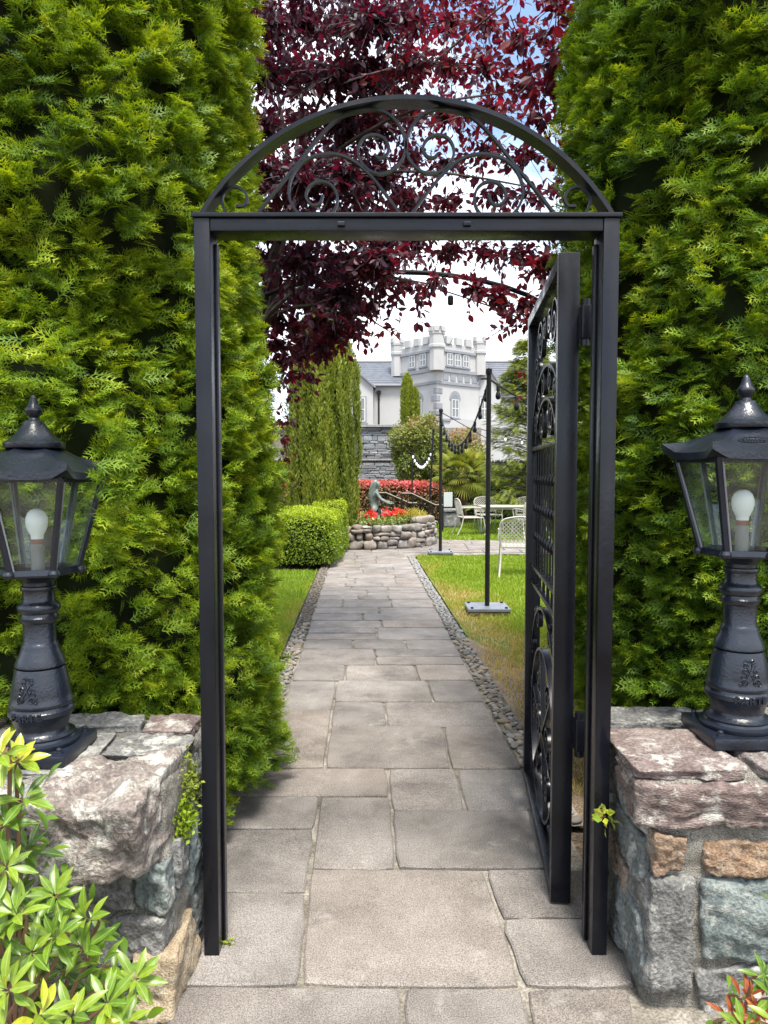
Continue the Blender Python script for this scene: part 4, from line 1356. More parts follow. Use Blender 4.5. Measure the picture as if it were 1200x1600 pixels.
thuja('thuja', 'thuja growing behind the deep green one and the gate leaf', 2.05, 4.95, 5.4, lambda z: r_right(z) * .95, 500, M_THUJA_R, 34, TG, templates=THUJA_LOD, face=math.radians(-140), spread=1.2, n_obj=0, size=.17, zview=4.9)

thuja('thuja', 'thuja continuing the boundary past the lantern above the pieris bush', -3.15, 3.45, 5.3, lambda z: r_left(z) * 1.0, 420, M_THUJA, 35, TG, templates=THUJA_LOD, face=math.radians(-90), spread=1.6, n_obj=0, size=.19, zview=4.9)
thuja('thuja', 'thuja continuing the boundary past the pointed lantern', 3.45, 3.45, 5.5, lambda z: r_right(z) * 1.08, 420, M_THUJA_R, 36, TG, templates=THUJA_LOD, face=math.radians(-90), spread=1.6, n_obj=0, size=.19, zview=4.9)

# ------------------------------------------------------------------ purple-leaved plum arching over the path
PLUM_T = [leaf_template(.52, .16, .18, 3, .10), leaf_template(.46, .22, .30, 3, .10), leaf_template(.56, .10, .06, 3, .10)]
PLUM_TINTS = (.1, .4, .65, .9)


def plum():
    rng = np.random.default_rng(77)
    r = random.Random(77)
    bx, by = -1.28, 6.3
    root = empty('plum_tree', (bx, by, 0), 'purple-leaved plum tree with dark red foliage arching over the path', 'tree')
    fork = Vector((bx + .05, by, 1.9))
    MB().tube([(bx, by, -.05), (bx + .02, by, .9), fork], [.12, .10, .085], 10).build('trunk', M_BARK, root, True)
    cl = []      # px, py, depth, radius, leaves
    for px in (415, 475, 535, 585):
        for py in (-40, 40, 120, 200, 280, 350, 415, 470):
            if py > 430 and px > 560: continue
            cl.append((px, py, r.uniform(5.0, 7.2), .42, 640))
    for px, py in ((425, 500), (460, 515), (500, 505), (540, 500), (555, 480), (430, 540), (480, 535), (520, 525), (440, 565), (470, 555), (505, 545), (545, 520)): cl.append((px, py, r.uniform(5.6, 6.6), .22, 150))
    for px in (640, 700, 760):
        for py in (-30, 40, 110, 180): cl.append((px, py, r.uniform(4.8, 7.0), .42, 330 if px < 720 else 215))
    for px, py in ((820, -20), (870, -10), (810, 70), (850, 60), (865, 105), (820, 140), (870, 20), (845, 190), (895, -30), (880, 150)): cl.append((px, py, r.uniform(3.9, 5.4), .32, 78))
    for px, py, n in ((640, 250, 120), (700, 260, 80), (760, 240, 70), (820, 250, 55), (640, 320, 95), (700, 320, 60), (770, 310, 30), (830, 310, 40), (855, 360, 55), (600, 380, 130),
                      (650, 385, 85), (705, 395, 75), (760, 395, 65), (810, 400, 70), (850, 420, 75), (870, 300, 35)): cl.append((px, py, r.uniform(4.8, 6.6), .34, int(n * 2.2)))
    for px, py, n in ((740, 455, 60), (780, 470, 65), (820, 480, 60), (840, 505, 35), (680, 445, 32), (635, 450, 34), (655, 470, 14), (600, 430, 60), (585, 475, 26), (612, 520, 9), (790, 520, 9)): cl.append((px, py, r.uniform(4.8, 5.8), .20, int(n * 1.9)))
    for px, py, n in ((448, 590, 34), (458, 620, 24), (446, 660, 24), (444, 720, 22), (485, 590, 22), (436, 600, 20), (444, 690, 18), (442, 750, 14)): cl.append((px, py, r.uniform(6.0, 7.0), .15, n))
    for px, py, n in ((822, 585, 14), (828, 630, 12), (832, 670, 10)): cl.append((px, py, 6.4, .13, n))
    pos, dirs, nrms, tint, sc = [], [], [], [], []
    limb, twig = MB(), MB()
    for ci, (px, py, D, rad, n) in enumerate(cl):
        c = P(px, py, D)
        # a limb from the fork (or the boughs above) out to the clump
        if rad > .18 and ci % 5 == 0:
            hub = Vector((bx + .5, by - .3, 3.6)) if c.z > 3.4 else Vector((bx + .25, by - .2, 2.7))
            mid_ = hub.lerp(c, .5) + Vector((r.uniform(-.15, .15), r.uniform(-.15, .15), .22))
            limb.tube(catmull([fork, hub, mid_, c], 4), [.05, .042, .036, .030, .026, .022, .018, .015, .012, .010, .008, .006, .004], 5)
        ntw = max(2, n // 13)
        for k in range(ntw):
            d = Vector(unit(1, rng)[0])
            d.z = d.z * .7 - .10
            ln = rad * r.uniform(.7, 1.35)
            p0 = c - d * ln * .45
            p1 = c + d * ln * .15 + Vector((0, 0, .04)); p2 = c + d * ln * .8 + Vector((0, 0, -.06 * r.random()))
            pts = catmull([p0, p1, p2], 2)
            twig.tube(pts, [.0040 * (1 - .7 * i / (len(pts) - 1)) for i in range(len(pts))], 3, caps=False)
            nl = max(3, round(n / ntw))
            tw_t = r.gauss(0, .12)
            for j in range(nl):
                t = (j + r.random()) / nl
                q = pts[min(len(pts) - 1, int(t * (len(pts) - 1)))].lerp(pts[min(len(pts) - 1, int(t * (len(pts) - 1)) + 1)], (t * (len(pts) - 1)) % 1)
                axis = (pts[-1] - pts[0]).normalized()
                side = Vector(unit(1, rng)[0])
                ld = axis * .5 + side * .85 + Vector((0, 0, -.38))
                pos.append(q + side * .012); dirs.append(ld)
                nrms.append(Vector((0, 0, 1)) * .6 + Vector(unit(1, rng)[0]) * .9)
                young = (.5 if (px > 600 and py < 220) else .10) + (.45 if 400 < py < 560 and px > 540 else 0) + (.5 if py > 500 else 0)  # top and right painted redder as if backlit, not by leaf age
                tint.append(min(1, max(0, (.14 if px < 600 else .38) + young * r.random() + tw_t)))  # left side darker, right redder: backlight put into the leaf tint
                sc.append(r.uniform(.055, .088))
    if limb.v: limb.build('limbs', M_BARK, root, True, kind='stuff')
    twig.build('twigs', M_TWIG, root, kind='stuff')
    pos, dirs, nrms = (np.array([tuple(v) for v in a]) for a in (pos, dirs, nrms))
    tint, sc = np.array(tint), np.array(sc)
    R = rot_from(dirs, nrms)
    which = rng.integers(0, 3, len(pos))
    px, py, dd = project(pos)
    score = np.where((px > 380) & (px < 900) & (py > 0) & (py < 700), sc / dd, 0)
    sel = np.argsort(-score)[:300]
    ok = np.zeros(len(pos), bool); ok[sel] = True
    as_objects(root, 'leaf', shared_leaf_meshes('leaf', PLUM_T, PLUM_TINTS, M_PLUM), PLUM_TINTS, which, pos, R, sc, tint, sel)
    V, T, C = scatter(PLUM_T, which[~ok], pos[~ok], R[~ok], sc[~ok], tint[~ok])
    link('crown', mesh_np('crown', V - np.array([bx, by, 0]), T, C, mat=M_PLUM), root, kind='stuff')


plum()

# iron hoop over the path that carries festoon bulbs
hoop_c, hoop_y = .22, 6.0
hoop = empty('garden_hoop', (hoop_c, hoop_y, 0), 'black iron hoop arching over the path beneath the plum foliage', 'arch')
hz = P(610, 425, hoop_y).z
pts = [Vector((hoop_c - 1.55, hoop_y, -.05)), Vector((hoop_c - 1.55, hoop_y, 1.9))]
pts += [Vector((hoop_c - .12 + 1.5 * math.cos(math.pi * (1 - t / 20)) , hoop_y, hz - .75 + .75 * math.sin(math.pi * t / 20) ** .8)) for t in range(1, 20)]
pts += [Vector((hoop_c + 1.45, hoop_y, 1.9)), Vector((hoop_c + 1.45, hoop_y, -.05))]
MB().tube(pts, .020, 10).build('hoop_tube', M_POLE, hoop, True)


def bulb_on(root, p, glass, size=1.0, drop=.0, name='bulb'):
    s = MB().lathe([(.012 * size, 0), (.016 * size, -.01 * size), (.016 * size, -.045 * size), (.011 * size, -.05 * size)], p + Vector((0, 0, -drop)), 10).build('socket', M_POLE, root, True)
    MB().lathe([(.011 * size, -.05 * size), (.017 * size, -.065 * size), (.023 * size, -.085 * size), (.023 * size, -.10 * size), (.014 * size, -.118 * size), (0, -.122 * size)], p + Vector((0, 0, -drop)), 10).build(name, glass, root, True)


M_CLEAR = glass_mat('clear_bulb_glass', (.95, .96, .95))
fest = empty('festoon_lights', (hoop_c, hoop_y, hz), 'black cable with clear bulbs hanging under the iron hoop', 'lights', 'festoon light strings')
tmp = catmull([P(560, 428, 5.96), P(625, 437, 5.96), P(705, 458, 5.96), P(800, 492, 5.96), P(850, 520, 5.96)], 5)
MB().tube(tmp, .006, 5).build('cable', M_POLE, fest)
for px, py in ((625, 441), (704, 462), (797, 492)): bulb_on(fest, P(px, py, 5.96), M_CLEAR, 1.5)
MB().tube(catmull([P(682, 475, 5.9), P(690, 515, 5.9), P(700, 540, 5.9), P(715, 505, 5.9), P(705, 470, 5.9)], 5), .0022, 4).build('loose_wire', M_POLE, fest)

# ------------------------------------------------------------------ light poles with festoon strings
def light_pole(px, py, H, label, base=True, r=.026, lean=0.0, D=None):
    b = G(px, py) if D is None else Vector((P(px, 736, D).x, D, 0))
    b.z = 0
    root = empty('light_pole', b, label, 'pole', 'festoon light poles')
    top = b + Vector((lean, 0, H))
    MB().tube([b + Vector((0, 0, .03)), top], r, 12).build('pole', M_POLE, root, True)
    MB().tube([top + Vector((0, 0, -.10)), top + Vector((-.0, 0, -.10)) + Vector((-.09, 0, 0))], .010, 6).build('hook', M_POLE, root)
    MB().lathe([(r + .006, -.05), (r + .008, -.04), (r + .008, .0), (r, .006), (0, .01)], top, 12).build('pole_cap', M_POLE, root, True)
    if base:
        MB().box(b + Vector((0, 0, .045)), (.44, .40, .03), ch=.004).build('base_plate', M_STEEL, root)
        MB().box(b + Vector((0, 0, .012)), (.43, .39, .03)).build('base_slab', M_SOIL, root)
        for sx in (-1, 1):
            for sy in (-1, 1):
                MB().lathe([(.016, 0), (.016, .012), (.010, .016), (0, .017)], b + Vector((sx * .18, sy * .16, .06)), 8).build('bolt', M_POLE, root)
    return top


T1 = light_pole(761, 955, 2.57, 'black festoon pole on a steel base plate in the dry lawn beside the path')
T2 = light_pole(688, 866, 2.60, 'black festoon pole at the lawn corner where the paths cross', r=.030)
T3 = light_pole(670, 813, 2.62, 'slim leaning festoon pole behind the round flower bed', base=False, lean=.12, D=19.5)
T4 = light_pole(644, 800, 2.10, 'slim short festoon pole in front of the red-tipped hedge', base=False, r=.02, D=19.7)
T5 = Vector((3.5, 7.9, 2.6))
root = empty('light_pole', (3.5, 7.9, 0), 'black festoon pole behind the deep green thuja', 'pole', 'festoon light poles')
MB().tube([(3.5, 7.9, -.02), T5], .026, 12).build('pole', M_POLE, root, True)


def festoon(a, b, sag, n, label, glass, size=1.0):
    root = empty('festoon_lights', (a + b) / 2, label, 'lights', 'festoon light strings')
    c = [a.lerp(b, i / 30) + Vector((0, 0, -4 * sag * (i / 30) * (1 - i / 30))) for i in range(31)]
    MB().tube(c, .010, 5).build('cable', M_POLE, root)
    for k in range(n):
        t = (k + .5) / n
        bulb_on(root, a.lerp(b, t) + Vector((0, 0, -4 * sag * t * (1 - t))), glass, size)


o10 = Vector((0, 0, -.10))
festoon(T1 + o10, T2 + o10, .62, 13, 'black string of bulbs sagging between the two festoon poles beside the path', M_POLE, 1.1)
festoon(T1 + o10, T5 + o10, .42, 12, 'string of dark bulbs running from the near festoon pole towards the thuja', M_POLE, 1.25)
festoon(T4 + Vector((0, 0, -.05)), T3 + Vector((0, 0, -.35)), .45, 12, 'string of white bulbs slung between the two slim poles by the red hedge', M_BULB, 1.25)
festoon(Vector((2.2, 16.5, 2.45)), Vector((6.5, 15.5, 2.35)), .30, 12, 'thin string of white bulbs crossing in front of the cypress', M_BULB, 1.1)
wires = empty('overhead_wire', T2, 'thin black wire running from the far festoon pole past the tower', 'wire')
MB().tube([T2 + Vector((0, 0, -.05)), (2.5, 16.5, 2.15), (6, 17, 1.9)], .008, 4).build('cable', M_POLE, wires)

# ------------------------------------------------------------------ clipped box hedge and columnar yew
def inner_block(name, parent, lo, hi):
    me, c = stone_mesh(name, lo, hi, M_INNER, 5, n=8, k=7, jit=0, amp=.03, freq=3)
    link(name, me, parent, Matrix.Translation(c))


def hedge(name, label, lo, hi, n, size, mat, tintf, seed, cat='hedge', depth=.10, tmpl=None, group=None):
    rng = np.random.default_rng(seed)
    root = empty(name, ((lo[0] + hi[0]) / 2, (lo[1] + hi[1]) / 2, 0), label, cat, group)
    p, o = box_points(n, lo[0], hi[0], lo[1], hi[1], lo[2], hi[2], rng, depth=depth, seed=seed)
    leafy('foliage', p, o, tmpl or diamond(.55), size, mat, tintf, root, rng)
    inner_block('dark_inner_hull', root, (lo[0] + .09, lo[1] + .09, 0), (hi[0] - .09, hi[1] - .09, hi[2] - .09))
    for k in range(4):
        x = lo[0] + (hi[0] - lo[0]) * (k + .5) / 4
        yy = lo[1] + .22
        MB().tube([(x, yy, -.05), (x + .03, yy + .02, .3)], [.018, .012], 5).build('stem', M_BARK, root)
    return root


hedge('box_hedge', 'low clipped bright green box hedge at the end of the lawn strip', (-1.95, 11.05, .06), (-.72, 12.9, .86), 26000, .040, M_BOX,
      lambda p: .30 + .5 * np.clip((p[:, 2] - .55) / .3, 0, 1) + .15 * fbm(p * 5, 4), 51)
hedge('box_hedge', 'small clipped box block beside the round stone flower bed', (-1.35, 13.2, .06), (-.68, 13.9, .95), 7000, .040, M_BOX,
      lambda p: .35 + .5 * np.clip((p[:, 2] - .55) / .3, 0, 1) + .15 * fbm(p * 5, 4), 52)


def columnar(name, label, cx, cy, z0, H, rad, n, size, mat, seed, group=None, n_rib=11, vert=True, lean=0.0):
    """Upright conifer made of many near-vertical shoots."""
    rng = np.random.default_rng(seed)
    root = empty(name, (cx, cy, 0), label, 'tree', group)
    MB().tube([(cx, cy, -.05 if z0 < .5 else z0 - .6), (cx, cy, z0 + H * .3)], [.09, .05], 8).build('trunk', M_BARK, root, True)
    rf = lambda z: rad * np.interp((z - z0) / H, [0, .12, .4, .7, .92, 1], [.80, .92, 1.0, .92, .55, .06])
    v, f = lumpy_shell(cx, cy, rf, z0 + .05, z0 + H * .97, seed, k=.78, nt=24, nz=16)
    link('dark_inner_hull', mesh_np('dark_inner_hull', v - np.array([cx, cy, 0]), f, mat=M_INNER, smooth=True), root)
    th = rng.random(n) * math.tau
    front = rng.random(n) < .75
    th = np.where(front, -math.pi / 2 + (rng.random(n) * 2 - 1) * 1.7, th)
    z = z0 + H * rng.random(n)
    wob = 2.6 * fbm(np.stack([np.cos(th) * 2.2, np.sin(th) * 2.2, z * .7], 1), seed + 3)
    rib = .6 * np.cos(th * n_rib + wob * 1.6) + .5 * np.cos(th * n_rib * 1.7 + 2 + wob * 2.2 + z * .5)
    r = rf(z) * (1 + .11 * rib + .06 * fbm(np.stack([np.cos(th) * 3, np.sin(th) * 3, z * 1.1], 1), seed)) * (.84 + .16 * rng.random(n) ** .5)
    pos = np.stack([cx + r * np.cos(th) + lean * (z - z0), cy + r * np.sin(th), z], 1)
    out = np.stack([np.cos(th), np.sin(th), 0 * th], 1)
    d = np.array([0, 0, 1.0]) + out * .28 + unit(n, rng) * .60
    R = rot_from(d, out + unit(n, rng) * .6)
    tint = np.clip(.50 + .22 * fbm(np.stack([np.cos(th) * 5, np.sin(th) * 5, z * .9], 1), seed + 8) + rng.normal(size=n) * .15, 0, 1)
    V, T, C = scatter([diamond(.26), diamond(.36)], rng.integers(0, 2, n), pos, R, size * rng.uniform(.6, 1.3, n), tint, tips=.4)
    link('crown', mesh_np('crown', V - np.array([cx, cy, 0]), T, C, mat=mat), root, kind='stuff')
    return root


columnar('irish_yew', 'broad upright column of yew growing behind the clipped box hedge', -1.18, 12.95 + 1.25, .15, 4.6, .70, 42000, .085, M_YEW, 61, n_rib=13)
columnar('slim_conifer', 'taller of two slim pointed conifers in front of the tower', P(636, 700, 34).x, 34, 2.9, 3.05, .27, 5000, .16, M_YEW, 62, 'slim conifers by the tower', 7)
columnar('slim_conifer', 'shorter of two slim pointed conifers in front of the tower', P(647, 700, 34.3).x, 34.3, 2.9, 2.45, .24, 4000, .16, M_YEW, 63, 'slim conifers by the tower', 7)

# ------------------------------------------------------------------ round flower bed with statue
BC, BR = Vector((-.42, 15.25, 0)), 1.50
bed = empty('flower_bed', BC, 'round raised flower bed walled with rounded field stones at the path end', 'planter')
MB().lathe([(BR - .10, -.05), (BR - .12, .36), (BR - .25, .40), (0, .46)], BC, 40).build('soil', M_SOIL, bed, True)
rr = random.Random(9)
z = -.02
seed = 900
for hgt, wmin, wmax in ((.19, .20, .40), (.15, .14, .34), (.14, .16, .34)):
    a = rr.random()
    end = a + math.tau
    while a < end - .05:
        w = rr.uniform(wmin, wmax)
        da = w / BR
        if end - a - da < .10: da = end - a
        am = a + da / 2
        hh = hgt * rr.uniform(.92, 1.10)
        if rr.random() < .30:
            t = rr.uniform(.38, .62); lay = [(0, hh * t), (hh * t, hh)]
        else: lay = [(0, hh)]
        for z0_, z1_ in lay:
            cuts_ = [0, 1] if len(lay) == 1 or da * BR < .26 or rr.random() < .5 else [0, rr.uniform(.35, .65), 1]
            for c0, c1 in zip(cuts_, cuts_[1:]):
                wl_ = da * BR * (c1 - c0); am = a + da * (c0 + c1) / 2
                me, c = stone_mesh('stone', (-wl_ / 2 + .004, -.12, 0), (wl_ / 2 - .004, .12, z1_ - z0_ - .003), M_COBBLE, seed, n=6, k=3.6, jit=.26, amp=.020, freq=9)
                me.polygons.foreach_set('use_smooth', [True] * len(me.polygons))
                rd = BR - .08 + rr.uniform(-.02, .025)
                ctr = BC + Vector((math.cos(am) * rd, math.sin(am) * rd, z + (z0_ + z1_) / 2))
                link('stone', me, bed, Matrix.Translation(ctr) @ Matrix.Rotation(am + math.pi / 2, 4, 'Z') @ Matrix.Rotation(rr.uniform(-.10, .10), 4, 'Y'))
                seed += 1
        seed += 1
        a += da
    z += hgt
# larger flat stone topping the wall on its right
me, c = stone_mesh('capstone', (-.30, -.16, 0), (.30, .16, .16), M_COBBLE, 777, n=6, k=4, jit=.2, amp=.015, freq=5)
link('capstone', me, bed, Matrix.Translation(BC + Vector((1.18, -.62, .52))) @ Matrix.Rotation(.9, 4, 'Z'))

rng = np.random.default_rng(88)


def disc_pts(n, r0, r1, z, a0=0, a1=math.tau):
    a = a0 + (a1 - a0) * rng.random(n); r = np.sqrt(r0 * r0 + (r1 * r1 - r0 * r0) * rng.random(n))
    return np.stack([BC.x + r * np.cos(a), BC.y + r * np.sin(a), z + .03 * rng.random(n)], 1)


cov = empty('bed_planting', BC + Vector((0, 0, .4)), 'pale green low plants filling the round flower bed round the statue', 'plants')
p = disc_pts(7000, .1, BR - .16, .42); p[:, 2] += .12 * rng.random(len(p))
leafy('foliage', p, np.tile([0, 0, 1.0], (len(p), 1)), diamond(.5), .07, M_COVER, lambda q: .45 + .4 * fbm(q * 3, 4), cov, rng)
FG = 'clumps of red flowers in the round bed'
for i, (px, py, w, n, lab) in enumerate(((552, 803, .14, 240, 'clump of red flowers in the bed nearest the box block'), (580, 805, .11, 170, 'clump of red flowers at the foot of the statue'), (604, 803, .09, 130, 'clump of red flowers just in front of the statue hands'), (624, 803, .17, 260, 'widest clump of red flowers in the bed under the handrails'))):
    D = 14.9 if i != 1 else 14.5
    c = P(px, py, D)
    root = empty('red_flowers', (c.x, c.y, .42), lab, 'flowers', FG)
    q, o = blob_points(n, (c.x, c.y, .58), (w, .22, .13), rng, .6)
    leafy('petals', q, o, diamond(.9), .062, M_PETAL, lambda s: .5 + .3 * fbm(s * 8, 2), root, rng)
    q, o = blob_points(n // 2, (c.x, c.y, .50), (w, .2, .10), rng, .5)
    leafy('foliage', q, o, diamond(.6), .07, M_COVER, lambda s: 0 * s[:, 0] + .15, root, rng)
gg = P(645, 810, 14.7)
root = empty('golden_grass_clump', (gg.x, gg.y, .42), 'golden grassy clump at the end of the flower bed', 'plant')
q, o = blob_points(900, (gg.x, gg.y, .50), (.30, .25, .16), rng, .3)
leafy('blades', q, np.tile([0, 0, 1.0], (len(q), 1)), diamond(.10), .16, M_GOLD, lambda s: 0 * s[:, 0] + .5, root, rng)


def skin_figure(name, joints, bones, mat, parent, root_i=0, subdiv=2):
    me = bpy.data.meshes.new(name)
    me.from_pydata([j[:3] for j in joints], bones, [])
    o = bpy.data.objects.new(name, me)
    COL.objects.link(o)
    sk = o.modifiers.new('skin', 'SKIN')
    me.skin_vertices[0].data
    for i, j in enumerate(joints):
        r = j[3]
        me.skin_vertices[0].data[i].radius = r if isinstance(r, tuple) else (r, r)
        me.skin_vertices[0].data[i].use_root = (i == root_i)
    sd = o.modifiers.new('sub', 'SUBSURF'); sd.levels = subdiv; sd.render_levels = subdiv
    bpy.context.view_layer.update()
    m2 = bpy.data.meshes.new_from_object(o.evaluated_get(bpy.context.evaluated_depsgraph_get()))
    bpy.data.objects.remove(o)
    m2.name = name
    m2.materials.clear(); m2.materials.append(mat)
    m2.polygons.foreach_set('use_smooth', [True] * len(m2.polygons))
    return link(name, m2, parent)


# kneeling bronze woman, hands held out before her (facing +x)
SP = P(585, 808, 15.05)
statue_s = 1.15
statue = empty('statue', (SP.x - .02, SP.y, .46), 'weathered bronze statue of a long-haired kneeling woman reaching forward in the flower bed', 'statue')
J = [(0, 0, .16, (.085, .10)), (.01, 0, .28, (.065, .08)), (.03, 0, .40, (.072, .095)), (.05, 0, .50, (.065, .10)), (.06, 0, .56, (.032, .032)), (.075, 0, .605, (.040, .038)), (.085, 0, .66, (.055, .05)), (.08, 0, .715, (.038, .036)),
     (.06, -.105, .50, .034), (.14, -.12, .385, .027), (.25, -.08, .33, .020), (.31, -.06, .315, .016), (.35, -.055, .325, .010),
     (.06, .105, .50, .034), (.14, .12, .39, .027), (.25, .08, .345, .020), (.31, .06, .335, .016), (.35, .055, .345, .010),
     (.04, -.075, .13, .072), (.24, -.09, .16, .055), (.20, -.095, .03, .040), (.02, -.10, .02, .032), (-.06, -.10, .02, .022),
     (.04, .075, .13, .072), (.25, .09, .14, .055), (.20, .095, .02, .040), (.02, .10, .02, .032), (-.06, .10, .02, .022)]
B = [(0, 1), (1, 2), (2, 3), (3, 4), (4, 5), (5, 6), (6, 7), (3, 8), (8, 9), (9, 10), (10, 11), (11, 12), (3, 13), (13, 14), (14, 15), (15, 16), (16, 17), (0, 18), (18, 19), (19, 20), (20, 21), (21, 22), (0, 23), (23, 24), (24, 25), (25, 26), (26, 27)]
skin_figure('body', J, B, M_BRONZE, statue)
skin_figure('hair', [(.07, 0, .735, (.03, .035)), (.035, 0, .70, (.05, .058)), (.0, 0, .62, (.05, .065)), (-.02, 0, .50, (.045, .075)), (-.035, 0, .38, (.03, .06)), (-.04, 0, .32, (.012, .03))], [(0, 1), (1, 2), (2, 3), (3, 4), (4, 5)], M_BRONZE, statue)
MB().lathe([(.20, -.06), (.20, .0), (.17, .02), (0, .025)], Vector((SP.x + .06, SP.y, .46)), 16).build('plinth', M_BRONZE, statue, True)
statue.scale = (statue_s,) * 3

# ------------------------------------------------------------------ handrails, hedge and shrubs beyond the bed
def handrail(label, D, pts_px, ground):
    pw = [P(px, py, D) for px, py in pts_px]
    root = empty('handrail', (pw[0].x, D, 0), label, 'handrail', 'ramp handrails')
    MB().tube(pw, .022, 8).build('top_rail', M_WHITEMETAL if False else M_POLE, root, True)
    MB().tube([p + Vector((0, .0, .021)) for p in pw], .012, 6).build('worn_rail_top', M_BRASS, root, True)
    low = [Vector((p.x, p.y, max(.08, p.z - .75))) for p in pw]
    MB().tube(low, .014, 6).build('bottom_rail', M_POLE, root, True)
    L = sum((b - a).length for a, b in zip(pw, pw[1:]))
    n = max(4, int(L / .13))
    for k in range(n + 1):
        s = L * k / n
        for a, b, c, d in zip(pw, pw[1:], low, low[1:]):
            ln = (b - a).length
            if s <= ln + 1e-6:
                t = s / ln
                post = k % 6 == 0 or k == n
                q0, q1 = a.lerp(b, t), c.lerp(d, t)
                if post: q1.z = -.03
                MB().tube([q0, q1], .020 if post else .009, 6).build('post' if post else 'baluster', M_POLE, root)
                break
            s -= ln


handrail('black handrail with worn pale top, starting behind the statue', 18.6, [(588, 771), (603, 771), (640, 787), (653, 787)], 0)
handrail('black handrail with worn pale top, ending at the festoon pole', 17.9, [(628, 772), (643, 772), (680, 790), (692, 790)], 0)

hedge('photinia_hedge', 'low hedge with bright red young tips below the slate wall', (-3.2, 20.3, .05), (1.75, 21.4, 1.20), 22000, .085, M_PHOTINIA,
      lambda p: .12 + .75 * np.clip((p[:, 2] - .75) / .4, 0, 1) - .15 * np.clip((p[:, 0] - .9), 0, 1) + .18 * fbm(p * 3, 5), 71, depth=.2)
hedge('dark_hedge', 'dark evergreen hedge behind the cream garden chairs', (2.3, 22.2, .05), (7.5, 23.4, 1.75), 16000, .12, M_DARKHEDGE,
      lambda p: .35 + .3 * fbm(p * 2, 6) + .2 * np.clip(p[:, 2] - 1.2, 0, 1), 72, depth=.25)


def shrub(name, label, c, rad, n, size, mat, tintf, seed, stems=5, cat='shrub', group=None, inner=.5):
    rng = np.random.default_rng(seed)
    root = empty(name, (c[0], c[1], 0), label, cat, group)
    q, o = blob_points(n, c, rad, rng, inner, seed, lump=.30, freq=2.4)
    q = q[q[:, 2] > .12]; o = o[:len(q)] if len(o) == len(q) else (q - np.array(c)) / np.array(rad)
    leafy('foliage', q, o, diamond(.5), size, mat, tintf, root, rng)
    rr = random.Random(seed)
    for k in range(stems):
        e = Vector(c) + Vector((rr.uniform(-.5, .5) * rad[0], rr.uniform(-.5, .5) * rad[1], rr.uniform(-.2, .5) * rad[2]))
        MB().tube([(c[0] + rr.uniform(-.15, .15), c[1], -.05), (c[0] + rr.uniform(-.2, .2), c[1], max(.3, (c[2] - rad[2]) * .8)), e], [.05, .04, .015], 6).build('stem', M_BARK, root, True)
    return root


sc1 = P(655, 706, 23)
shrub('photinia_shrub', 'large rounded green photinia with pinkish top in front of the slate wall', (sc1.x, 23, sc1.z), (.88, .8, 1.12), 12000, .11, M_SHRUB, lambda p: .28 + .42 * np.clip((p[:, 2] - 2.0) / 1.1, 0, 1) + .2 * fbm(p * 2.2, 3), 81)
sc2 = P(722, 720, 24.5)
shrub('photinia_shrub', 'orange-tinted photinia behind the small palm', (sc2.x, 24.5, sc2.z), (.85, .7, .95), 6500, .11, M_SHRUB, lambda p: .45 + .45 * np.clip((p[:, 2] - 1.9) / .8, 0, 1) + .2 * fbm(p * 2.2, 3), 82)
sc3 = P(690, 770, 24)
shrub('evergreen_shrub', 'dark evergreen shrub filling the gap under the photinias', (sc3.x, 24.2, .9), (1.5, .6, .95), 5000, .12, M_DARKHEDGE, lambda p: .4 + .2 * fbm(p * 2.2, 3), 83)
sc4 = P(560, 700, 30)


def cypress(label, cx, cy, H, rad, n, seed):
    rng = np.random.default_rng(seed)
    root = empty('cypress', (cx, cy, 0), label, 'tree')
    MB().tube([(cx, cy, -.05), (cx, cy, H * .95)], [.12, .02], 8).build('trunk', M_BARK, root, True)
    nb = 260
    z = .3 + (H - .4) * rng.random(nb)
    th = rng.random(nb) * math.tau
    ln = rad * (1 - z / H) ** .7 * rng.uniform(.75, 1.1, nb) + .1
    boughs = MB()
    per = n // nb
    P_, D_, O_ = [], [], []
    for i in range(nb):
        o = np.array([math.cos(th[i]), math.sin(th[i]), 0])
        b0 = np.array([cx, cy, z[i]]); b1 = b0 + o * ln[i] + np.array([0, 0, .12 * ln[i]])
        boughs.tube([b0, (b0 + b1) / 2 + np.array([0, 0, .06]), b1], [.018, .012, .004], 3, caps=False)
        t = rng.random(per) ** .6
        s = np.stack([-o[1] * np.ones(per), o[0] * np.ones(per), 0 * t], 1) * (rng.normal(size=per) * .17 * (1.15 - t))[:, None]
        P_.append(b0 + (b1 - b0) * t[:, None] + s + np.array([0, 0, 1]) * (rng.normal(size=per) * .035 - .03)[:, None])
        D_.append(np.tile(o, (per, 1)) + s * 3 + rng.normal(size=(per, 3)) * .35 + np.array([0, 0, -.1]))
    boughs.build('boughs', M_TWIG, root, kind='stuff')
    pos, d = np.concatenate(P_), np.concatenate(D_)
    R = rot_from(d, np.tile([0, 0, 1.0], (len(pos), 1)) + unit(len(pos), rng) * .5)
    tint = np.clip(.62 + rng.normal(size=len(pos)) * .16, 0, 1)
    V, T, C = scatter(THUJA_LOD, rng.integers(0, 2, len(pos)), pos, R, .20 * rng.uniform(.6, 1.2, len(pos)), tint, tips=.4)
    link('crown', mesh_np('crown', V - np.array([cx, cy, 0]), T, C, mat=M_CYPRESS), root, kind='stuff')


cypress('layered yellow-green cypress standing behind the garden chairs', 3.80, 18.9, 5.0, 1.70, 11000, 91)

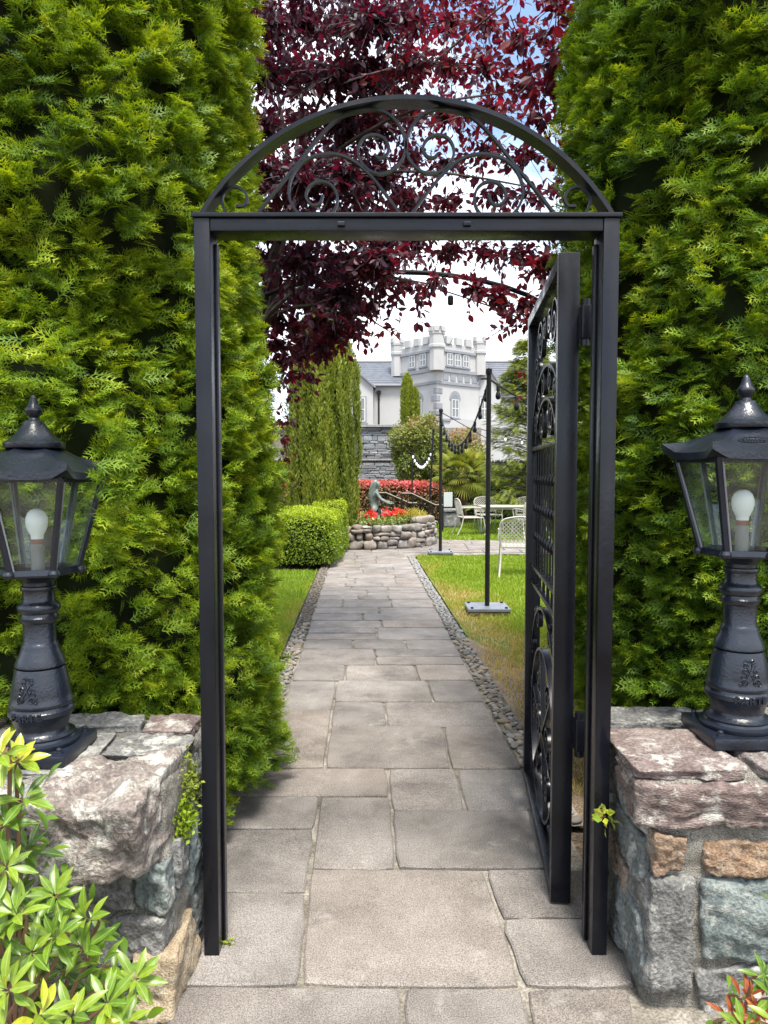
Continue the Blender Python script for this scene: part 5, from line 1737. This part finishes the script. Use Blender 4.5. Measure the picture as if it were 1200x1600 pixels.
# small fan palm
pc = P(722, 738, 21)
palm = empty('fan_palm', (pc.x, 21, 0), 'small fan palm with a brown fibrous trunk near the garden chairs', 'palm')
tz = pc.z - .10
MB().tube([(pc.x, 21, -.05), (pc.x + .02, 21, .5), (pc.x, 21, tz)], [.15, .13, .12], 12).build('trunk', simple_mat('palm_fibre', (.10, .055, .03), rough=.95, vary=.5, scale=25, bump=.8), palm, True)
fan_v, fan_f = [], []
for k in range(17):
    a = math.radians(-80 + 160 * k / 16)
    kite(fan_v, fan_f, (.45, 0, 0), (math.cos(a), math.sin(a), -.10), .55 - .10 * abs(a), .022, lift=-.10)
kite(fan_v, fan_f, (0, 0, 0), (1, 0, 0), .5, .012)
fan_v, fan_f = np.array(fan_v), np.array(fan_f)
rng = np.random.default_rng(5)
FAN = [mesh_np('palm_leaf', fan_v, fan_f, np.full(len(fan_v), t), mat=M_PALM) for t in (.35, .6, .85)]
for k in range(38):
    a, el = k * 2.4, math.radians(80 - 3.2 * k)
    d = np.array([[math.cos(a) * math.cos(el), math.sin(a) * math.cos(el), math.sin(el)]])
    R = rot_from(d, np.array([[0, 0, 1.0]]) + .25 * unit(1, rng))[0] * rng.uniform(.85, 1.15)
    M = Matrix(((*R[0], pc.x), (*R[1], 21), (*R[2], tz), (0, 0, 0, 1)))
    link('palm_leaf', FAN[int(rng.integers(3))], palm, M)

# iron side gate, stone block and white notice behind the lawn
sg = empty('side_gate', (P(742, 780, 22).x, 21.9, 0), 'narrow black iron railing gate beside the palm trunk', 'gate')
gx = P(742, 780, 22).x
for k in range(7): MB().tube([(gx - .28 + .093 * k, 21.9, 0), (gx - .28 + .093 * k, 21.9, 1.30 + .12 * math.sin(math.pi * k / 6))], .012, 5).build('bar', M_POLE, sg)
for zz in (.15, 1.2): MB().box((gx, 21.9, zz), (.64, .03, .03)).build('rail', M_POLE, sg)
b1 = G(706, 824)
add = empty('stone_plinth', (b1.x, b1.y, 0), 'grey stone plinth on the lawn edge below the white notice', 'plinth')
add_stone(add, (b1.x - .22, b1.y - .15, -.02), (b1.x + .22, b1.y + .2, .42), M_S_GREY, 71, name='block', n=6, k=12)
add_stone(add, (b1.x - .26, b1.y - .19, .42), (b1.x + .26, b1.y + .24, .50), M_S_GREY, 72, name='cap', n=6, k=12, jit=.04)
nt = empty('notice_board', (b1.x, b1.y + .6, 0), 'small white notice board standing behind the stone plinth', 'sign')
MB().box((b1.x - .05, b1.y + .6, .72), (.24, .03, .40), ch=.004).build('board', M_WHITESIGN, nt)
for s in (-1, 1): MB().box((b1.x - .05 + s * .14, b1.y + .62, .38), (.03, .03, .78)).build('leg', M_POLE, nt)

# ------------------------------------------------------------------ cream cast-metal chairs and table
def make_chair():
    root = empty('garden_chair', (0, 0, 0), 'x', 'chair', 'cream cast-metal garden chairs')
    W, Dp, SH, BH = .27, .24, .43, .86
    yb = lambda z: Dp + (z - SH) * .22
    fr = [(-W, yb(SH), SH)] + [(-W * 1.04, yb(z), z) for z in (.55, .68, .76)] + [(-W * .85, yb(.83), .83), (-W * .45, yb(BH), BH), (0, yb(BH), BH + .012), (W * .45, yb(BH), BH), (W * .85, yb(.83), .83)] + [(W * 1.04, yb(z), z) for z in (.76, .68, .55)] + [(W, yb(SH), SH)]
    bk = MB().tube(catmull(fr, 3), .014, 6)
    bk.tube([(-W, yb(.50), .50), (W, yb(.50), .50)], .011, 6)
    b = bk.build('backrest', M_WHITEMETAL, root, True)
    lat = MB()
    ins = lambda x, z: abs(x) <= W * 1.0 and .50 <= z <= (BH if abs(x) < W * .45 else BH - (abs(x) / W - .45) * .06)
    for sg in (-1, 1):
        for k in range(-9, 16):
            run = []
            for j in range(0, 60):
                x = -W + 2 * W * j / 59
                z = .50 + k * .056 + sg * (x) * 1.0
                if ins(x, z): run.append((x, yb(z), z))
            if len(run) > 3: lat.tube([run[0], run[len(run) // 2], run[-1]], .0075, 4)
    lat.build('lattice', M_WHITEMETAL, b)
    st = MB().tube([(-W, -Dp, SH), (W, -Dp, SH), (W, Dp, SH), (-W, Dp, SH), (-W, -Dp, SH)], .014, 6)
    for k in range(1, 10):
        x = -W + 2 * W * k / 10
        st.box((x, 0, SH), (.024, 2 * Dp, .010)); st.box((0, -Dp + 2 * Dp * k / 10, SH + .001), (2 * W, .020, .010))
    st.build('seat', M_WHITEMETAL, root)
    for sx in (-1, 1):
        MB().tube(catmull([(sx * W, -Dp, SH), (sx * W * 1.02, -Dp - .03, .25), (sx * W * 1.08, -Dp - .07, 0)], 4), .013, 6).build('leg', M_WHITEMETAL, root, True)
        MB().tube(catmull([(sx * W, Dp, SH), (sx * W * 1.02, Dp + .05, .22), (sx * W * 1.10, Dp + .17, 0)], 4), .013, 6).build('leg', M_WHITEMETAL, root, True)
        MB().tube(catmull([(sx * W * 1.04, yb(.66), .66), (sx * W * 1.10, .05, .67), (sx * W * 1.10, -Dp + .02, .65), (sx * W * 1.06, -Dp + .02, .55), (sx * W, -Dp + .03, SH)], 4), .013, 6).build('armrest', M_WHITEMETAL, root, True)
    return root


def copy_tree(o, parent=None):
    c = o.copy(); COL.objects.link(c); c.parent = parent
    for ch in o.children: copy_tree(ch, c)
    return c


proto = make_chair()
seats = [((1.98, 10.55), math.radians(172), 'cream lattice-backed chair nearest the gate, alone on the lawn by the crossing path'),
         ((2.05, 17.1), math.radians(98), 'cream chair turned sideways at the table end nearest the palm'),
         ((2.62, 18.1), math.radians(10), 'cream chair on the far side of the table, nearest the palm'),
         ((3.55, 17.9), math.radians(-12), 'cream chair on the far side of the table, under the cypress'),
         ((3.28, 16.3), math.radians(195), 'cream chair on the near side of the table with its back to the path')]
for i, (xy, rz, lab) in enumerate(seats):
    ch = proto if i == 0 else copy_tree(proto)
    ch.location = (*xy, -.02); ch.rotation_euler = (0, 0, rz); ch['label'] = lab
tb = empty('garden_table', (2.95, 17.2, 0), 'cream metal garden table among the lattice chairs on the far lawn', 'table')
MB().box((2.95, 17.2, .665), (1.35, .80, .028), ch=.008).build('tabletop', M_WHITEMETAL, tb)
MB().box((2.95, 17.2, .625), (1.15, .62, .05)).build('apron', M_WHITEMETAL, tb)
for sx in (-1, 1):
    for sy in (-1, 1):
        MB().tube(catmull([(2.95 + sx * .52, 17.2 + sy * .26, .62), (2.95 + sx * .46, 17.2 + sy * .24, .3), (2.95 + sx * .60, 17.2 + sy * .34, -.02)], 4), .020, 6).build('leg', M_WHITEMETAL, tb, True)

# ------------------------------------------------------------------ slate retaining wall and terrace
ty = 26.0
wx0, wx1 = -6.0, P(622, 660, ty).x
wtop = P(590, 664, ty).z
rw = empty('retaining_wall', ((wx0 + wx1) / 2, ty, 0), 'tall grey slate retaining wall with pale coping behind the red-tipped hedge', 'wall')
MB().box(((wx0 + 3.5) / 2, ty + .33, wtop / 2 - .05), (3.5 - wx0, .4, wtop - .08)).build('mortar_core', M_WMORTAR, rw)
rr = random.Random(3)
shared = []
for s in range(14):
    me, c = stone_mesh('slate', (-.5, -.5, -.5), (.5, .5, .5), M_SLATE, 4000 + s, n=2, k=14, jit=.12, amp=.03, freq=2)
    shared.append(me)
band = P(590, 733 - 15, ty).z
zmid = P(590, 720, ty).z
cnt = 0
zz = .75
while zz < wtop - .10:
    h = rr.choice([.04, .05, .06, .085]) if not (zmid + .35 < zz < zmid + .75 and rr.random() < .4) else .2
    if zz < zmid < zz + h: zz = zmid + .10; continue
    h = min(h, wtop - .09 - zz)
    x = P(532, 700, ty).x - .4 + rr.uniform(0, .3)
    while x < wx1 + .2:
        w = rr.choice([.20, .30, .42, .55])
        if cnt < 300:
            M = Matrix.Translation((x + w / 2, ty + .10 + rr.uniform(-.012, .012), zz + h / 2)) @ Matrix.Diagonal((w - .008, .16, h - .007, 1))
            link('slate', rr.choice(shared), rw, M); cnt += 1
        x += w
    zz += h
MB().box(((wx0 + wx1) / 2 + .1, ty + .2, wtop - .035), (wx1 - wx0 + .2, .62, .09), ch=.01).build('coping', M_COPING, rw)
MB().box(((wx0 + wx1) / 2, ty + .13, zmid + .045), (wx1 - wx0, .30, .07), ch=.01).build('string_course', M_COPING, rw)
tr = MB(); tr.box(((-14 + wx1) / 2, 33.5, (wtop - .2) / 2), (14 + wx1, 14, wtop - .2)).build('terrace', M_LAWN)['kind'] = 'structure'
bpy.data.objects['terrace']['kind'] = 'structure'

# ------------------------------------------------------------------ castle-like house with tower
KX, KD = P(682, 700, 60).x, 60.0
S_T = 5.05
AT = math.radians(39)
er, el = Vector((math.cos(AT), math.sin(AT), 0)), Vector((-math.sin(AT), math.cos(AT), 0))
K0 = Vector((KX, KD, 0))
house = empty('castle_house', (KX, KD + 3, 0), 'pale castle-like house with a battlemented square tower beyond the garden', 'building')
zz_ = lambda py, D=60.0: P(682, py, D).z


def KW(u, v, z): return K0 + er * u + el * v + Vector((0, 0, z))


RT = Matrix((( er.x, el.x, 0), (er.y, el.y, 0), (0, 0, 1)))


def tbox(name, u0, u1, v0, v1, z0, z1, mat, parent=house, ch=0.0):
    return MB().box(KW((u0 + u1) / 2, (v0 + v1) / 2, (z0 + z1) / 2), (u1 - u0, v1 - v0, z1 - z0), R=RT, ch=ch).build(name, mat, parent)


zs1, zs2, zpar, ztp = zz_(577), zz_(597), zz_(546), zz_(521)
tower = tbox('tower_wall', 0, S_T, 0, S_T, -.1, zpar + .60, M_RENDER)
for z, hgt, o in ((zs1, .26, .12), (zs2, .22, .10), (zpar, .20, .12), (zz_(655), .18, .10)):
    tbox('string_course', -o, S_T + o, -o, S_T + o, z - hgt / 2, z + hgt / 2, M_TRIM)
# recessed panels between the two courses read as a paler band with blocks
for k in range(5):
    u = .7 + k * .85
    tbox('frieze_panel', u, u + .6, -.05, .02, zs2 + .25, zs1 - .30, M_TRIM)
# parapet with merlons on both visible faces and behind
for k in range(3):
    u = 1.0 + k * 1.15
    tbox('merlon', u, u + .70, -.10, .25, zpar + .602, zpar + 1.22, M_RENDER)
    tbox('merlon', -.10, .25, u, u + .70, zpar + .602, zpar + 1.22, M_RENDER)
    tbox('merlon', u, u + .70, S_T - .25, S_T + .10, zpar + .602, zpar + 1.22, M_RENDER)
    tbox('merlon', S_T - .25, S_T + .10, u, u + .70, zpar + .602, zpar + 1.22, M_RENDER)
for (u, v, big) in ((0, 0, 1.0), (S_T, 0, .80), (0, S_T, .85), (S_T, S_T, .8)):
    c = KW(u, v, 0)
    r0 = .66 if big == 1 else .60
    top = zz_(511 if big == 1 else 516) - .68
    t = MB().lathe([(r0 * .93, zs1 - .1), (r0 * .93, zpar), (r0 * 1.08, zpar + .15), (r0 * 1.08, zpar + .35), (r0, zpar + .4), (r0, top), (r0 * 1.08, top + .08), (r0 * 1.08, top + .30)], c, 8, math.radians(22.5) + AT).build('turret', M_RENDER, house)
    for k in range(8):
        a = AT + k * math.pi / 4
        if k % 2 == 0 or big == 1:
            MB().box(c + Vector((math.cos(a) * r0 * .92, math.sin(a) * r0 * .92, top + .48)), (.24, .40 * big, .40), R=Matrix.Rotation(a, 3, 'Z')).build('turret_merlon', M_RENDER, t)
# quoins on the near corner
for k in range(9):
    z = zz_(655) + .3 + k * .62
    if z > zs2 - .4: break
    w = .62 if k % 2 else .36
    tbox('quoin', -.045, w, -.045, .30, z, z + .42, M_TRIM)
    tbox('quoin', -.044, .30, .301, .98 - w, z, z + .42, M_TRIM)


def window(u, z, w, h, face, arch=False, parts=2):
    """face 0: right-hand face (v = 0); face 1: left-hand face (u = 0)."""
    def bx(nm, a0, a1, d0, d1, z0, z1, mt, par):
        return tbox(nm, a0, a1, d0, d1, z0, z1, mt, par) if face == 0 else tbox(nm, d0, d1, a0, a1, z0, z1, mt, par)
    win = bx('window', u - w / 2 - .12, u + w / 2 + .12, -.04, .02, z - .10, z + h + .12, M_TRIM, house)
    bx('pane', u - w / 2, u + w / 2, -.055, -.03, z, z + h, M_PANE, win)
    for k in range(parts + 1):
        x = u - w / 2 + w * k / parts
        bx('frame', x - .04, x + .04, -.075, -.04, z, z + h, M_WFRAME, win)
    for q in (z, z + h * .5, z + h):
        bx('frame', u - w / 2, u + w / 2, -.074, -.04, q - .035, q + .035, M_WFRAME, win)
    bx('sill', u - w / 2 - .2, u + w / 2 + .2, -.14, .02, z - .18, z - .10, M_TRIM, win)
    if arch:
        n = 10
        def arcpoly(r, d0, d1, nm, mt):
            poly = [(u + r * math.cos(math.pi * i / n), z + h + (r * 1.15) * math.sin(math.pi * i / n)) for i in range(n + 1)]
            m = MB()
            vs = [KW(x, d0, zc) if face == 0 else KW(d0, x, zc) for x, zc in poly] + [KW(x, d1, zc) if face == 0 else KW(d1, x, zc) for x, zc in poly]
            N_ = n + 1
            m.add(vs, [tuple(range(N_)), tuple(range(2 * N_ - 1, N_ - 1, -1))] + [(k, (k + 1) % N_, N_ + (k + 1) % N_, N_ + k) for k in range(N_)])
            m.build(nm, mt, win)
        arcpoly(w / 2 + .26, -.045, .02, 'arch_surround', M_TRIM)
        arcpoly(w / 2, -.065, -.03, 'arch_pane', M_PANE)


for u in (1.45, 2.35, 3.35): window(u, zz_(568), .62, .95, 0)
for u in (1.65, 3.05): window(u, zz_(568), .70, .95, 1)
window(2.1, zz_(650), .78, 1.45, 0, arch=True)
window(2.2, zz_(648), .70, 1.35, 1, arch=True)

# lower block hugging the tower on its left
zlow = zz_(585)
tbox('annex_wall', .6, 3.2, S_T + .01, S_T + 1.9, -.1, zlow, M_RENDER)
tbox('annex_course', .5, 3.3, S_T + .011, S_T + 2.0, zlow, zlow + .2, M_TRIM)


# wings (square to the view)
def wing(x0, x1, yf, eave, ridge, depth, nm):
    w = MB().box(((x0 + x1) / 2, yf + depth / 2, eave / 2 - .05), (x1 - x0, depth, eave + .1)).build('wing_wall', M_RENDER, house)
    m = MB()
    ov = .3
    p = [(x0 - ov, yf - ov, eave - .1), (x1 + ov, yf - ov, eave - .1), (x1 + ov, yf + depth / 2, ridge), (x0 - ov, yf + depth / 2, ridge), (x1 + ov, yf + depth + ov, eave - .1), (x0 - ov, yf + depth + ov, eave - .1)]
    q = [(a, b, c + .14) for a, b, c in p]
    m.add(p + q, [(0, 1, 2, 3), (3, 2, 4, 5), (6, 7, 8, 9), (9, 8, 10, 11), (0, 1, 7, 6), (4, 5, 11, 10), (1, 2, 8, 7), (2, 4, 10, 8), (0, 3, 9, 6), (3, 5, 11, 9)])
    rf = m.build('roof', M_ROOF, house)
    n = int((ridge - eave) / .22)
    for k in range(1, n):                    # courses of slates
        t = k / n
        y = yf - ov + (depth / 2 + ov) * t
        z = eave - .1 + (ridge - eave + .1) * t + .15
        MB().box(((x0 + x1) / 2, y, z), (x1 - x0 + 2 * ov, .10, .035), R=Matrix.Rotation(math.atan2(ridge - eave + .1, depth / 2 + ov), 3, 'X')).build('slate_course', M_ROOF, rf)
    MB().box(((x0 + x1) / 2, yf + depth / 2, ridge + .16), (x1 - x0 + 2 * ov, .3, .12)).build('ridge_tiles', M_TRIM, rf)
    MB().tube([(x0 - ov, yf - ov - .06, eave - .05), (x1 + ov, yf - ov - .06, eave - .05)], .08, 6).build('gutter', M_TRIM, rf)
    return w


def gable(x0, x1, yf, eave, peak, depth):
    xm = (x0 + x1) / 2
    m = MB()
    pr = [(x0, -.1), (x1, -.1), (x1, eave), (xm, peak), (x0, eave)]
    vs = [(a, yf, b) for a, b in pr] + [(a, yf + depth, b) for a, b in pr]
    m.add(vs, [(0, 1, 2, 3, 4), (9, 8, 7, 6, 5)] + [(k, (k + 1) % 5, 5 + (k + 1) % 5, 5 + k) for k in range(5)]).build('gable_wall', M_RENDER, house)
    for sx, xe in ((-1, x0), (1, x1)):
        a, b = Vector((xm, yf, peak)), Vector((xe + sx * .2, yf, eave - .2 * (peak - eave) / abs(xe - xm)))
        m = MB()
        p = [a + Vector((0, -.2, .02)), b + Vector((0, -.2, .02)), b + Vector((0, depth, .02)), a + Vector((0, depth, .02))]
        m.add(p + [v + Vector((0, 0, .18)) for v in p], [(0, 1, 2, 3), (7, 6, 5, 4), (0, 4, 5, 1), (1, 5, 6, 2), (2, 6, 7, 3), (3, 7, 4, 0)]).build('gable_roof', M_ROOF, house)
        MB().tube([a + Vector((0, -.22, .10)), b + Vector((0, -.22, .10))], .10, 4).build('verge', M_TRIM, house)


def flat_window(px, py0, py1, wpx, D, cols=2):
    a, b = P(px - wpx / 2, py1, D), P(px + wpx / 2, py0, D)
    cx, w, z0, z1 = (a.x + b.x) / 2, b.x - a.x, a.z, b.z
    win = MB().box((cx, D - .03, (z0 + z1) / 2), (w + .3, .06, z1 - z0 + .3)).build('window', M_TRIM, house)
    MB().box((cx, D - .055, (z0 + z1) / 2), (w, .03, z1 - z0)).build('pane', M_PANE, win)
    for k in range(cols + 1): MB().box((cx - w / 2 + w * k / cols, D - .075, (z0 + z1) / 2), (.09, .04, z1 - z0)).build('frame', M_WFRAME, win)
    for q in (z0, (z0 + z1) / 2, z1): MB().box((cx, D - .074, q), (w, .04, .09)).build('frame', M_WFRAME, win)
    MB().box((cx, D - .08, z0 - .2), (w + .5, .16, .10)).build('sill', M_TRIM, win)


DW = 62.5
xl0, xl1 = P(470, 700, DW).x, P(640, 700, DW).x
wing(xl0, xl1, DW, P(600, 602, DW).z, P(600, 568, DW + 4).z, 8, 'left')
gable(P(508, 700, DW - 1.2).x, P(583, 700, DW - 1.2).x, DW - 1.2, P(583, 604, DW - 1.2).z, P(556, 570, DW - 1.2).z, 5)
flat_window(563, 622, 658, 14, DW - 1.2)
MB().tube([P(592, 614, DW - .12), P(592, 700, DW - .12)], .07, 6).build('downpipe', M_POLE, house)
MB().box(P(592, 613, DW - .15), (.35, .2, .3)).build('rainwater_hopper', M_POLE, house)
DR = 64.0
xr0, xr1 = P(742, 700, DR).x, P(900, 700, DR).x
wing(xr0, xr1, DR, P(790, 612, DR).z, P(790, 568, DR + 4).z, 8, 'right')
gable(P(742, 700, DR - .8).x, P(782, 700, DR - .8).x, DR - .8, P(775, 606, DR - .8).z, P(760, 574, DR - .8).z, 4)
flat_window(757, 622, 656, 14, DR - .8)
flat_window(806, 625, 652, 14, DR)
MB().box((P(730, 700, 58.5).x + 1.0, 62, zz_(655) / 2), (6.5, 2.2, zz_(655))).build('low_wing_wall', M_RENDER, house)

# ------------------------------------------------------------------ pieris bushes in the foreground
PIE_T = [leaf_template(.30, .22, .22, 6, .06, .55), leaf_template(.27, .16, .38, 6, .06, .58), leaf_template(.32, .26, .10, 6, .06, .55)]
PIE_TINTS = (.1, .35, .55, .75, .95)


def pieris(label, whorls, base, n_leaf, size, seed, red=0.0, name='pieris_bush', fill=260):
    rng = np.random.default_rng(seed)
    r = random.Random(seed)
    root = empty(name, base, label, 'shrub', 'pieris bushes in front of the walls')
    ms = shared_leaf_meshes('leaf', PIE_T, PIE_TINTS, M_PIERIS)
    for row_ in ms:
        for me in row_: me.polygons.foreach_set('use_smooth', [True] * len(me.polygons))
    mr = shared_leaf_meshes('leaf', PIE_T, PIE_TINTS, M_PIERIS_RED)
    for (px, py, D, tn) in whorls:
        c = P(px, py, D)
        axis = (Vector((r.gauss(0, .35) + .15, -.62 + r.gauss(0, .2), .85))).normalized()
        b = Vector(base) + Vector((r.uniform(-.1, .1), r.uniform(-.08, .08), 0))
        m1 = b.lerp(c, .55) + Vector((0, .03, -.03))
        MB().tube(catmull([b, m1, c - axis * .04, c], 4), [.006] * 5 + [.005] * 4 + [.0035] * 4, 5).build('stem', M_TWIG2, root, True)
        n = n_leaf + r.randint(-2, 2)
        ph = r.random() * 6
        ux = axis.orthogonal().normalized(); uy = axis.cross(ux)
        pos, dirs, nr, sc, ti = [], [], [], [], []
        for k in range(n):
            a = ph + k * 2.4
            e = .95 - .95 * k / n + r.gauss(0, .10)          # the youngest leaves stand up, the older ones lie flat
            d = (ux * math.cos(a) + uy * math.sin(a)) * math.cos(e) + axis * math.sin(e)
            pos.append(c + axis * (.018 - .030 * k / n)); dirs.append(d); nr.append(axis + d * -.3)
            sc.append(size * r.uniform(.75, 1.12) * (.70 + .30 * min(1, k / 4)))
            ti.append(min(1, max(0, tn - .10 + r.gauss(0, .11) + (.12 if k < 3 else 0))))
        pos, dirs, nr = (np.array([tuple(v) for v in q]) for q in (pos, dirs, nr))
        use = mr if r.random() < red else ms
        as_objects(root, 'leaf', use, PIE_TINTS, rng.integers(0, 3, n), pos, rot_from(dirs, nr), np.array(sc), np.array(ti), range(n))
    # older leaves deeper in the bush
    n = fill
    side_ = -1 if base[0] < 0 else 1
    pts = np.array([tuple(P(r.choice(whorls)[0] + r.gauss(0, 35), r.choice(whorls)[1] + r.gauss(20, 40), r.uniform(1.66, 1.84))) for _ in range(n)])
    # the bush goes on beyond the frame, clothing its stems down to the soil
    q_, o_ = blob_points(n * 2, (base[0] + side_ * .32, base[1], .30), (.38, .20, .34), rng, .45, 6, .2, 4)
    back_ = q_[(q_[:, 2] > .03) & (np.abs(q_[:, 0]) > abs(base[0]) - .02)]
    px, py, dd = project(pts)
    lim = np.array([min(w[1] for w in whorls if abs(w[0] - q) < 60) if any(abs(w[0] - q) < 60 for w in whorls) else 9999 for q in px])
    pts = np.concatenate([pts[(py > lim + 10) & (pts[:, 2] > .03)], back_])
    d = unit(len(pts), rng) + np.array([0, -.3, .25])
    V, T, C = scatter(PIE_T, rng.integers(0, 3, len(pts)), pts, rot_from(d, np.array([0, -.5, 1.0]) + unit(len(pts), rng) * .5), size * rng.uniform(.7, 1.05, len(pts)), np.clip(.34 + rng.normal(size=len(pts)) * .14, 0, 1))
    link('older_leaves', mesh_np('older_leaves', V - np.array(base), T, C, mat=M_PIERIS, smooth=True), root, kind='stuff')
    return root


wh = [(36, 1252, 1.62, .55), (4, 1180, 1.60, .85), (27, 1192, 1.64, .95), (8, 1357, 1.55, .6), (27, 1432, 1.50, .65), (87, 1402, 1.62, .62), (138, 1438, 1.62, .66), (88, 1465, 1.55, .62), (15, 1548, 1.42, .78), (160, 1510, 1.62, .55),
      (210, 1532, 1.62, .68), (168, 1570, 1.52, .66), (195, 1598, 1.50, .72), (114, 1590, 1.48, .72), (129, 1483, 1.60, .45), (50, 1490, 1.52, .6), (0, 1465, 1.5, .55), (60, 1590, 1.42, .8), (5, 1290, 1.60, .45), (45, 1330, 1.72, .3),
      (100, 1520, 1.68, .3), (60, 1440, 1.72, .25), (150, 1560, 1.72, .3), (20, 1400, 1.70, .3), (185, 1570, 1.72, .3), (-30, 1330, 1.60, .5), (-30, 1230, 1.6, .6), (-25, 1520, 1.5, .6)]
pieris('bright green whorled pieris bush in front of the boulder-cornered wall', wh, (-.98, 1.66, -.03), 11, .073, 21)
wh2 = [(1190, 1525, 1.66, .35), (1160, 1560, 1.64, .45), (1185, 1592, 1.60, .75), (1135, 1592, 1.64, .6), (1205, 1560, 1.6, .5), (1160, 1605, 1.58, .75), (1195, 1540, 1.72, .3), (1212, 1600, 1.55, .7)]
pieris('small pieris bush with reddish young leaves in front of the purple-topped wall', wh2, (.95, 1.62, -.03), 10, .060, 22, red=.35, fill=70)

# small creeping plant in the left wall's end, tufts in the joints
rng = np.random.default_rng(4)


def sprig(name, label, c, rad, n, size, mat, tn):
    root = empty(name, (c[0], c[1], c[2] - rad[2]), label, 'plant', 'small plants in the wall joints')
    q, o = blob_points(n, c, rad, rng, .3, 5, .3, 9)
    leafy('foliage', q, o, leaf_template(.6, .1, .1, 2, .05), size, mat, lambda s: 0 * s[:, 0] + tn, root, rng)
    MB().tube([(c[0] - .03, c[1] + .03, c[2] - rad[2] * .8), c], [.004, .002], 4).build('stem', M_TWIG2, root)


a = P(283, 1232, 2.16); sprig('wall_cushion_plant', 'grey-green cushion plant growing on the wall beside the boulder', (a.x, 2.16, a.z), (.05, .06, .11), 1500, .016, M_YEW, .55)
a = P(262, 1285, 2.08); sprig('wall_cushion_plant', 'smaller yellow-green cushion plant hanging below the grey-green one by the boulder', (a.x + .02, 2.08, a.z), (.06, .05, .06), 1000, .016, M_BOX, .45)
a = P(946, 1275, 2.12); sprig('wall_weed', 'tiny yellow-green weed sprouting from the wall next to the hinged post', (a.x, 2.12, a.z), (.02, .02, .035), 26, .03, M_PIERIS, .85)
a = G(354, 1475); sprig('path_weed', 'tiny weed in the paving joint at the foot of the gate post', (a.x, a.y, .012), (.03, .015, .012), 24, .025, M_BOX, .6)
